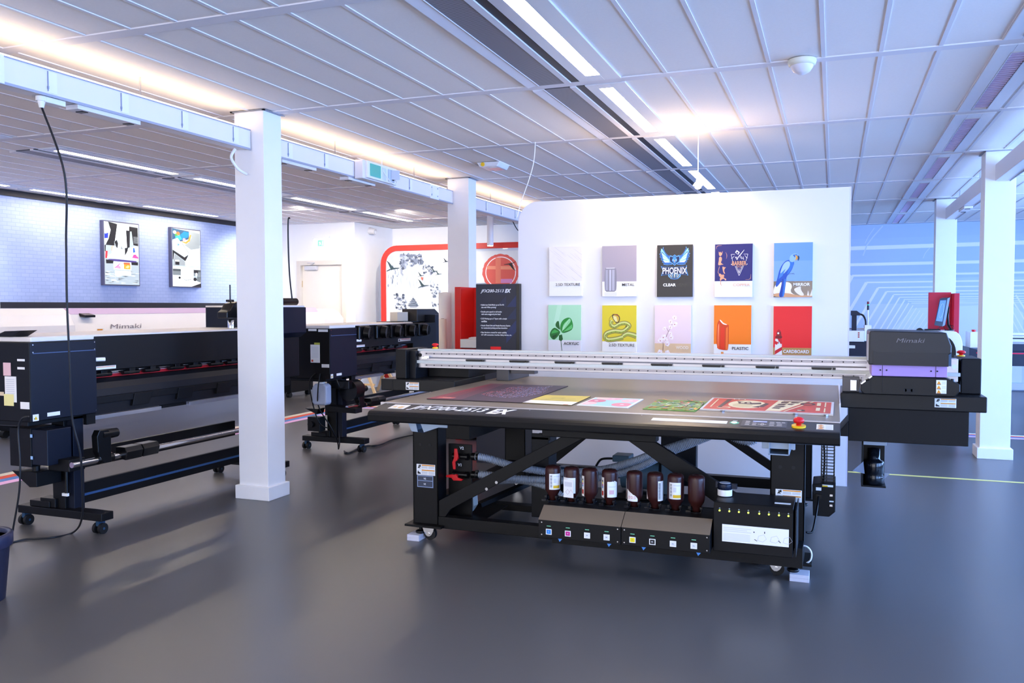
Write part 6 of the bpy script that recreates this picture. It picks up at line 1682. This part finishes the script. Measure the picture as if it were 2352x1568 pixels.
mb = MB(); mb.prism([(-4.66, .64), (-4.66, .50), (-4.64, .475), (-4.51, .475), (-4.50, .50), (-4.50, .66), (-4.53, .68), (-4.63, .68)], 'y', 6.89, 6.99); mb.build('bottle_body', mat('milky_plastic', '#a9b4cc', .25, noise=.1, nscale=10), t, .015)
mb = MB(); mb.cyl((-4.58, 6.94, .68), (-4.58, 6.94, .695), .03, n=18); mb.build('bottle_neck', LBL, t)
mb = MB(); mb.box(-4.80, -4.66, 7.02, 7.12, .20, .34); mb.cyl((-4.75, 7.02, .27), (-4.75, 6.99, .27), .03, n=18); mb.prism([(-4.82, .425), (-4.66, .425), (-4.68, .37)], 'y', 7.0, 7.12); mb.build('drive_motor', BLACK, pb_, .004)
for k, pts in enumerate(([(-4.60, 6.87, .78), (-4.66, 6.86, .70), (-4.66, 6.90, .50), (-4.62, 6.95, .30), (-4.55, 7.0, .24)], [(-4.55, 6.87, .78), (-4.57, 6.86, .62), (-4.60, 6.92, .45), (-4.52, 7.0, .25), (-4.50, 7.08, .10), (-4.49, 7.08, .03), (-4.47, 7.07, .10), (-4.50, 7.1, .2)], [(-4.44, 6.98, .72), (-4.42, 7.0, .64), (-4.48, 7.1, .60)])):
    mb = MB(); mb.tube(smooth(pts), .006, 6); mb.build('hanging_cable', PLAS, pb_)
t = thing('cream_box', 'long cream box lying on top of the second roll printer', 'box', (-4.77, 8.85, 1.244))
mb = MB(); mb.box(-4.82, -4.72, 8.72, 8.98, 1.245, 1.35); mb.build('box', mat('cream_card', '#efe6d4', .6, noise=.03), t, .003)
mb = MB(); mb.box(-4.9, -4.55, 8.55, 8.95, 1.2375, 1.243); tag(mb.build('black_tray', PLAS), 'flat black tray on top of the second roll printer', 'tray')
_org['black_tray'] = Vector((0, 0, 0))

# white printer along the brick wall
FXC = -7.60
t = thing('white_roll_printer', 'long white roll printer with pink band standing along the brick wall', 'printer', (-8.0, 8.6, 0))
WPR = mat('printer_white', '#f4f0ee', .35, noise=.01)
mb = MB(); mb.prism([(FXC, .78), (FXC, 1.22), (FXC - .06, 1.33), (FXC - .16, 1.40), (FXC - .60, 1.40), (FXC - .66, .78)], 'y', 5.2, 6.86); mb.build('left_hood', WPR, t, .02)
mb = MB(); mb.prism([(FXC - .02, .80), (FXC - .02, 1.12), (FXC - .11, 1.335), (FXC - .62, 1.335), (FXC - .62, .80)], 'y', 6.861, 11.6); fc = mb.build('front_cover', WPR, t, .004)
mb = MB(); mb.prism([(FXC - .105, 1.335), (FXC - .15, 1.40), (FXC - .60, 1.40), (FXC - .60, 1.335)], 'y', 6.86, 11.6); mb.build('pink_band', PINK, t, .003)
mb = MB(); mb.prism([(FXC, .78), (FXC, 1.22), (FXC - .08, 1.32), (FXC - .2, 1.38), (FXC - .60, 1.38), (FXC - .66, .78)], 'y', 11.601, 12.2); mb.build('right_hood', WPR, t, .03)
mb = MB(); mb.box(FXC - .02, FXC + .04, 6.95, 11.5, 1.03, 1.075); mb.build('media_rail', mat('rail_blue', '#5a78b0', .3, metal=.5, noise=.06), t, .003)
for y in (7.0, 9.42, 9.58):
    mb = MB(); mb.prism([(FXC - .13, 1.315), (FXC - .02, 1.300), (FXC - .02, 1.325), (FXC - .13, 1.350)], 'y', y, y + .14); mb.build('cover_latch', PLAS, t, .004)
SVc = Vector((-.09, 0, .215)).normalized()
text('logo', t, 'Mimaki', (FXC - .035, 7.35, 1.165), Y, SVc, .055, mat('logo_dark', '#77727c', .35, noise=.02), width=.48, shear=.25, bold=0, lift=.006)
for y in (8.45, 11.2):
    mb = MB(); mb.box(FXC - .03, FXC + .0, y, y + .22, 1.115, 1.135); mb.build('grip', PLAS, t, .004)
for y in (7.15, 9.85, 9.98):
    art('warning_label', t, (FXC - .018, y, 1.085), Y, Vector((-.0, 0, 1)), [(ink('#e8941c'), rect(.005, .07, .08, .085)), (LG, rect(.03, .01, .05, .06))], LBL, (.10 if y < 9 else .09, .09), .002)
for y in (6.60, 11.30):
    mb = MB(); mb.box(-8.05, -7.92, y, y + .12, .12, .78); mb.build('stand_post', BLACK, t, .003)
    mb = MB(); mb.box(-8.45, -7.85, y - .02, y + .14, .08, .14) if y < 10 else mb.box(-8.3, -7.85, y - .25, y + .35, .08, .40); fb = mb.build('foot_beam', BLACK, t, .004)
    for x in (-8.38, -7.92):
        for q in ((0, .1) if y < 10 else (-.2, .3)):
            mb = MB(); mb.cyl((x - .03, y + q, .04), (x + .03, y + q, .04), .04, n=20); mb.build('caster', RUB, fb, .003)
mb = MB(); mb.box(-8.2, -8.1, 6.72, 11.3, .25, .4); mb.build('cross_beam', BLACK, t)
for i, (y, h) in enumerate(((5.72, 1.495), (5.90, 1.495), (5.97, 1.49), (6.04, 1.49), (6.10, 1.49))):
    t2 = thing('ink_pack', 'small white ink pack standing on the white printer, %s' % ('apart at the left', 'first of the close group', 'second of the close group', 'third of the close group', 'last of the close group')[i] , 'ink pack', (-7.85, y, 1.40), 'white packs on the white printer')
    mb = MB(); mb.box(-7.88, -7.82, y, y + .055 if i else y + .12, 1.402, h + .02); mb.build('pack', mat('pack_white', '#eef0f4', .4, noise=.05, nscale=30), t2, .004)
t2 = thing('desk_device', 'dark rounded device on the white printer at the picture edge', 'device', (-7.8, 5.55, 1.40))
mb = MB(); mb.prism([(5.4, 1.402), (5.72, 1.402), (5.66, 1.46), (5.55, 1.49), (5.4, 1.49)], 'x', -7.9, -7.75); mb.build('device_body', mat('dark_blue_plastic', '#1c2440', .3, noise=.05), t2, .01)
# wooden trestle
t = thing('wooden_stool', 'pale wooden folding trestle on the floor behind the second roll printer', 'stool', (-7.1, 12.1, 0))
WD = mat('pale_pine', '#dcb98a', .5, noise=.1, nscale=20)
for k, (a, b) in enumerate((((-7.33, 11.95, 0), (-7.05, 12.0, .46)), ((-6.88, 11.95, 0), (-7.1, 12.0, .46)), ((-7.15, 12.5, 0), (-6.95, 12.45, .46)), ((-6.75, 12.5, 0), (-7.0, 12.45, .46)))):
    mb = MB(); mb.bar(a, b, .045, .03, up=(0, 1, 0)); mb.build('leg', WD, t, .002)
mb = MB(); mb.box(-7.2, -6.85, 11.95, 12.5, .46, .49); mb.build('seat', WD, t, .004)
mb = MB(); mb.box(-7.22, -6.90, 11.955, 11.985, .14, .17); mb.build('stretcher', WD, t, .002)
# ------------------------------------------------------------------ machines behind the flatbed printer on the right
t = thing('small_flatbed_printer', 'small white and black printer with signal tower right of the poster partition', 'printer', (.3, 10.3, 0))
mb = MB(); mb.box(.10, .155, 10.0, 10.6, 1.15, 1.365); mb.build('lilac_side', PURPLE, t, .002)
mb = MB(); mb.box(.185, .235, 10.02, 10.10, 1.12, 1.36); mb.prism([(.175, 1.362), (.235, 1.362), (.27, 1.335), (.27, 1.31), (.175, 1.31)], 'y', 10.0, 10.12); mb.build('head_arm', mat('navy_black', '#0f1830', .35, noise=.05), t, .003)
mb = MB(); mb.tube(smooth([(.265, 10.06, 1.325), (.30, 10.06, 1.31), (.325, 10.06, 1.26), (.33, 10.06, 1.205)]), .010, 8); mb.build('cable_chain', PLAS, t)
mb = MB(); mb.cyl((.351, 10.08, 1.20), (.351, 10.08, 1.37), .007, n=12); tw = mb.build('signal_pole', LBL, t)
mb = MB(); mb.cyl((.351, 10.08, 1.37), (.351, 10.08, 1.42), .012, n=16, m=0); mb.cyl((.351, 10.08, 1.42), (.351, 10.08, 1.432), .013, n=16, m=1); mb.cyl((.351, 10.08, 1.432), (.351, 10.08, 1.462), .013, n=16, m=2)
mb.build('signal_lamp', [mat('navy_black', '#0f1830'), mat('signal_green', '#1fae8c', .3, emit=.6), mat('signal_red', '#7a1428', .3)], tw)
mb = MB(); mb.box(.315, .385, 10.02, 10.30, 1.03, 1.205); mb.box(.10, .312, 9.96, 10.5, 1.025, 1.145); mb.box(.10, .32, 10.1, 10.2, 1.155, 1.17); wbx = mb.build('white_body', WPR, t, .004)
art('warning_label', t, (.235, 9.959, 1.05), X, Z, [(ink('#b8402c'), rect(.012, .02 + .022 * k, .030, .034 + .022 * k)) for k in range(3)], LBL, (.065, .085), .001)
mb = MB(); mb.box(.10, .40, 9.98, 10.6, .82, 1.02); mb.box(.12, .38, 10.0, 10.6, .0, .82); mb.build('black_base', mat('navy_black', '#0f1830'), t, .004)
art('type_label', t, (.150, 9.979, .952), X, Z, [(LG, rect(.01, .012, .06, .016))], LBL, (.072, .032), .001)

t = thing('round_media_unit', 'white rounded roll housing with dark round side, right of the print head', 'roll housing', (1.0, 10.0, 0))
prof = [(.714, .755), (1.256, .755)] + [(1.173 + .083 * math.cos(R(a)), .993 + .155 * math.sin(R(a))) for a in range(0, 91, 15)] + [(.714, 1.148)]
mb = MB(); mb.prism(prof, 'y', 9.90, 10.2); mb.build('white_housing', WPR, t, .006)
mb = MB(); mb.prism([(1.01, .757)] + [(1.07 + .125 * math.cos(R(a)), .92 + .18 * math.sin(R(a))) for a in range(-65, 91, 12)] + [(1.01, 1.10)], 'y', 9.885, 9.90); mb.build('dark_disc', PLAS, t)
mb = MB(); mb.box(.77, 1.21, 9.93, 10.17, 0, .755); mb.build('housing_stand', PANEL, t, .004)

# desk with monitor
t = thing('standing_desk', 'standing desk behind the print head carrying monitor, keyboard and mouse', 'desk', (1.0, 10.5, 0))
mb = MB(); mb.box(.72, 1.22, 10.25, 10.85, 1.10, 1.14); mb.build('desk_top', mat('pale_desk', '#dadde8', .4, noise=.02), t, .003)
for x in (.76, 1.15):
    for y in (10.28, 10.78):
        mb = MB(); mb.box(x, x + .035, y, y + .035, 0, 1.10); mb.build('leg', CHROME, t)
t = thing('monitor', 'computer monitor with blue screen on a black stand, tilted sideways behind the print head', 'monitor', (1.12, 10.5, 1.14))
mbase = Vector((1.06, 10.40, 0)); mdir = Vector((.10, .36, 0))
mb = MB()
P0, P1 = Vector((1.035, 10.40, 1.20)), Vector((1.12, 10.42, 1.185))
T0, T1 = Vector((1.092, 10.46, 1.492)), Vector((1.172, 10.48, 1.497))
bk = Vector((.030, .035, .012))
v = [P0, P1, T1, T0, P0 + bk, P1 + bk, T1 + bk, T0 + bk]
mb.add(v, [(0, 1, 2, 3), (7, 6, 5, 4), (4, 5, 1, 0), (5, 6, 2, 1), (6, 7, 3, 2), (7, 4, 0, 3)])
sb = mb.build('monitor_body', mat('monitor_black', '#1c2230', .35, noise=.04), t, .002)
def mp(u, w, d=.004):
    p = (P0 * (1 - u) + P1 * u) * (1 - w) + (T0 * (1 - u) + T1 * u) * w
    n = (P1 - P0).cross(T0 - P0).normalized()
    return p + n * d
mb = MB(); mb.face([mp(.10, .17), mp(.86, .17), mp(.86, .93), mp(.10, .93)]); sc_ = mb.build('screen', mat('blue_screen', '#5a7cc0', .2, emit=.5, ecol='#5a7cc0'), sb)
mb = MB(); ring = [mp(.5 + .25 * math.cos(a * math.pi / 12), .55 + .26 * math.sin(a * math.pi / 12), .006) for a in range(25)]; mb.tube(ring, .0012, 5); mb.build('screen_picture', mat('screen_line', '#a9bfe8', .3, emit=.5), sc_)
mb = MB(); mb.tube([(1.16, 10.52, 1.36), (1.19, 10.55, 1.40), (1.185, 10.55, 1.30), (1.19, 10.53, 1.20), (1.215, 10.5, 1.15)], .012, 8); mb.cyl((1.20, 10.5, 1.141), (1.20, 10.5, 1.15), .05, n=20); mb.build('monitor_stand', PLAS, t)
mb = MB()
for q in ([(1.10, 10.42, 1.19), (1.06, 10.40, 1.15), (1.0, 10.42, 1.143)], [(1.13, 10.45, 1.19), (1.15, 10.42, 1.15), (1.17, 10.45, 1.143)], [(1.19, 10.5, 1.20), (1.235, 10.5, 1.19), (1.22, 10.5, 1.15)], [(1.14, 10.48, 1.24), (1.17, 10.45, 1.18), (1.20, 10.46, 1.145)]):
    mb.tube(smooth(q, 6), .003, 5)
mb.build('monitor_cable', RUB, t)
t = thing('keyboard', 'black keyboard lying before the monitor', 'keyboard', (.99, 10.35, 1.14))
mb = MB(); mb.box(.93, 1.09, 10.28, 10.42, 1.141, 1.156); mb.build('keyboard_body', PLAS, t, .003)
mb = MB()
for k in range(3): mb.box(.94, 1.08, 10.29 + .04 * k, 10.32 + .04 * k, 1.156, 1.160)
mb.build('key_rows', RUB, t)
t = thing('computer_mouse', 'dark computer mouse left of the keyboard', 'mouse', (.88, 10.3, 1.14))
mb = MB(); mb.prism([(.845, 1.141), (.855, 1.160), (.875, 1.172), (.895, 1.172), (.915, 1.158), (.92, 1.141)], 'y', 10.27, 10.33); mb.build('mouse_body', PLAS, t, .006)
# right red kiosk
t = thing('red_kiosk', 'crimson tall kiosk panel standing behind the monitor', 'kiosk', (1.2, 11.2, 0))
mb = MB(); mb.box(1.265, 1.32, 10.72, 11.02, 0, 1.555); mb.build('side_panel', mat('crimson_panel', '#d01e3c', .4, noise=.04), t, .003)
mb = MB(); mb.box(1.03, 1.264, 10.97, 11.02, 0, 1.57); mb.build('back_panel', mat('crimson_panel', '#d01e3c'), t, .003)

# far white flatbed printer
t = thing('far_flatbed_printer', 'far white flatbed printer with red line, partly behind the right column', 'printer', (2.2, 12.8, 0))
mb = MB(); mb.box(1.67, 1.80, 12.5, 12.9, .865, 1.072); mb.build('left_cover', WPR, t, .006)
mb = MB(); mb.box(1.80, 3.4, 12.62, 12.75, .925, 1.060); b2 = mb.build('gantry_beam', OFFW, t, .003)
mb = MB(); mb.box(1.85, 3.4, 12.612, 12.62, 1.022, 1.034); mb.box(1.85, 3.4, 12.612, 12.62, .935, .947); mb.build('linear_rail', ALUD, b2)
mb = MB(); mb.box(1.85, 3.4, 12.605, 12.62, .985, .998); mb.build('belt', RUB, b2)
mb = MB(); mb.prism([(1.66, .865), (1.80, .83), (3.4, .83), (3.4, .64), (1.80, .64), (1.66, .74)], 'y', 12.45, 13.6); mb.box(1.8, 3.4, 12.46, 12.6, .83, .92); bb = mb.build('black_body', mat('navy_black', '#0f1830'), t, .004)
mb = MB(); mb.box(1.74, 3.4, 12.435, 12.45, .795, .81); mb.build('red_line', mat('neon_red', '#e01848', .4), bb)
mb = MB(); mb.cyl((1.725, 12.6, 1.072), (1.725, 12.6, 1.08), .02, n=16, m=0); mb.cyl((1.725, 12.6, 1.08), (1.725, 12.6, 1.10), .026, n=16, m=0); mb.build('stop_button', RED, t)
for x in (1.92, 2.36, 3.3):
    mb = MB(); mb.box(x, x + .12, 12.6, 12.8, 0, .64); mb.build('leg', mat('navy_black', '#0f1830'), t, .003)
# ------------------------------------------------------------------ cables and floor things
mb = MB(); mb.tube(smooth([(-4.0, 3.42, 2.49), (-3.880, 3.45, 2.128), (-3.936, 3.5, 1.760), (-3.962, 3.52, 1.426), (-3.984, 3.55, 1.062), (-4.010, 3.58, 0.788), (-4.001, 3.62, 0.585), (-4.035, 3.66, 0.374), (-4.110, 3.72, 0.176), (-4.417, 3.930, .012), (-4.449, 3.806, .008), (-4.564, 3.722, .008), (-4.596, 3.648, .010), (-4.569, 3.64, 0.089), (-4.511, 3.64, 0.317), (-4.497, 3.64, 0.500), (-4.518, 3.65, 0.679), (-4.487, 3.65, 0.753), (-4.442, 3.66, 0.769)], 8), .0058, 8)
tag(mb.build('black_cable', mat('cable_black', '#14161c', .45, noise=.05)), 'long black cable hanging from the trunking and looping on the floor at left', 'cable')
mb = MB(); mb.tube(smooth([(-4.677, 6.6, 2.225), (-4.696, 6.6, 2.206), (-4.699, 6.6, 1.991), (-4.689, 6.6, 1.711), (-4.664, 6.6, 1.479)], 8), .007, 8)
tag(mb.build('black_cable', mat('cable_black', '#14161c')), 'thin dark upright cable rising behind the nearest column in front of the white door', 'cable')
mb = MB()
for s in (0, .05, -.04):
    mb.tube(smooth([(-4.45, 7.12, .008), (-4.344, 7.023 + s * .5, .008), (-4.404, 7.406 + s, .009), (-4.300, 7.530 - s, .010), (-4.347, 7.935 + s, .008), (-4.293, 8.281, .008), (-4.154, 8.539 + s, .008)], 8), .006, 6)
tag(mb.build('floor_cable', mat('cable_black', '#14161c')), 'tangled black cables lying on the floor behind the left flatbed leg', 'cable')
mb = MB(); mb.tube(smooth([(-2.447, 6.46, .805), (-2.447, 6.6, 0.430), (-2.447, 6.6, 0.339), (-2.432, 6.6, 0.230), (-2.432, 6.6, 0.121), (-2.432, 6.62, .006)], 8), .006, 8)
tag(mb.build('white_cable', WHITE), 'white cord hanging behind the table near the standee foot', 'cable')
t = thing('waste_bin', 'dark waste bin cut off by the left edge of the picture', 'bin', (-3.85, 2.86, 0))
mb = MB(); mb.lathe([(.125, .002), (.150, .27), (.150, .30)], (-3.85, 2.86, 0), 40); bn = mb.build('bin_body', mat('bin_navy', '#1d2034', .45, noise=.05), t)
mb = MB(); mb.lathe([(.160, .262), (.164, .270), (.164, .318), (.158, .325), (.140, .322), (.138, .30)], (-3.85, 2.86, 0), 40); mb.build('bin_rim', mat('bin_rim', '#262a44', .35, noise=.05), t)
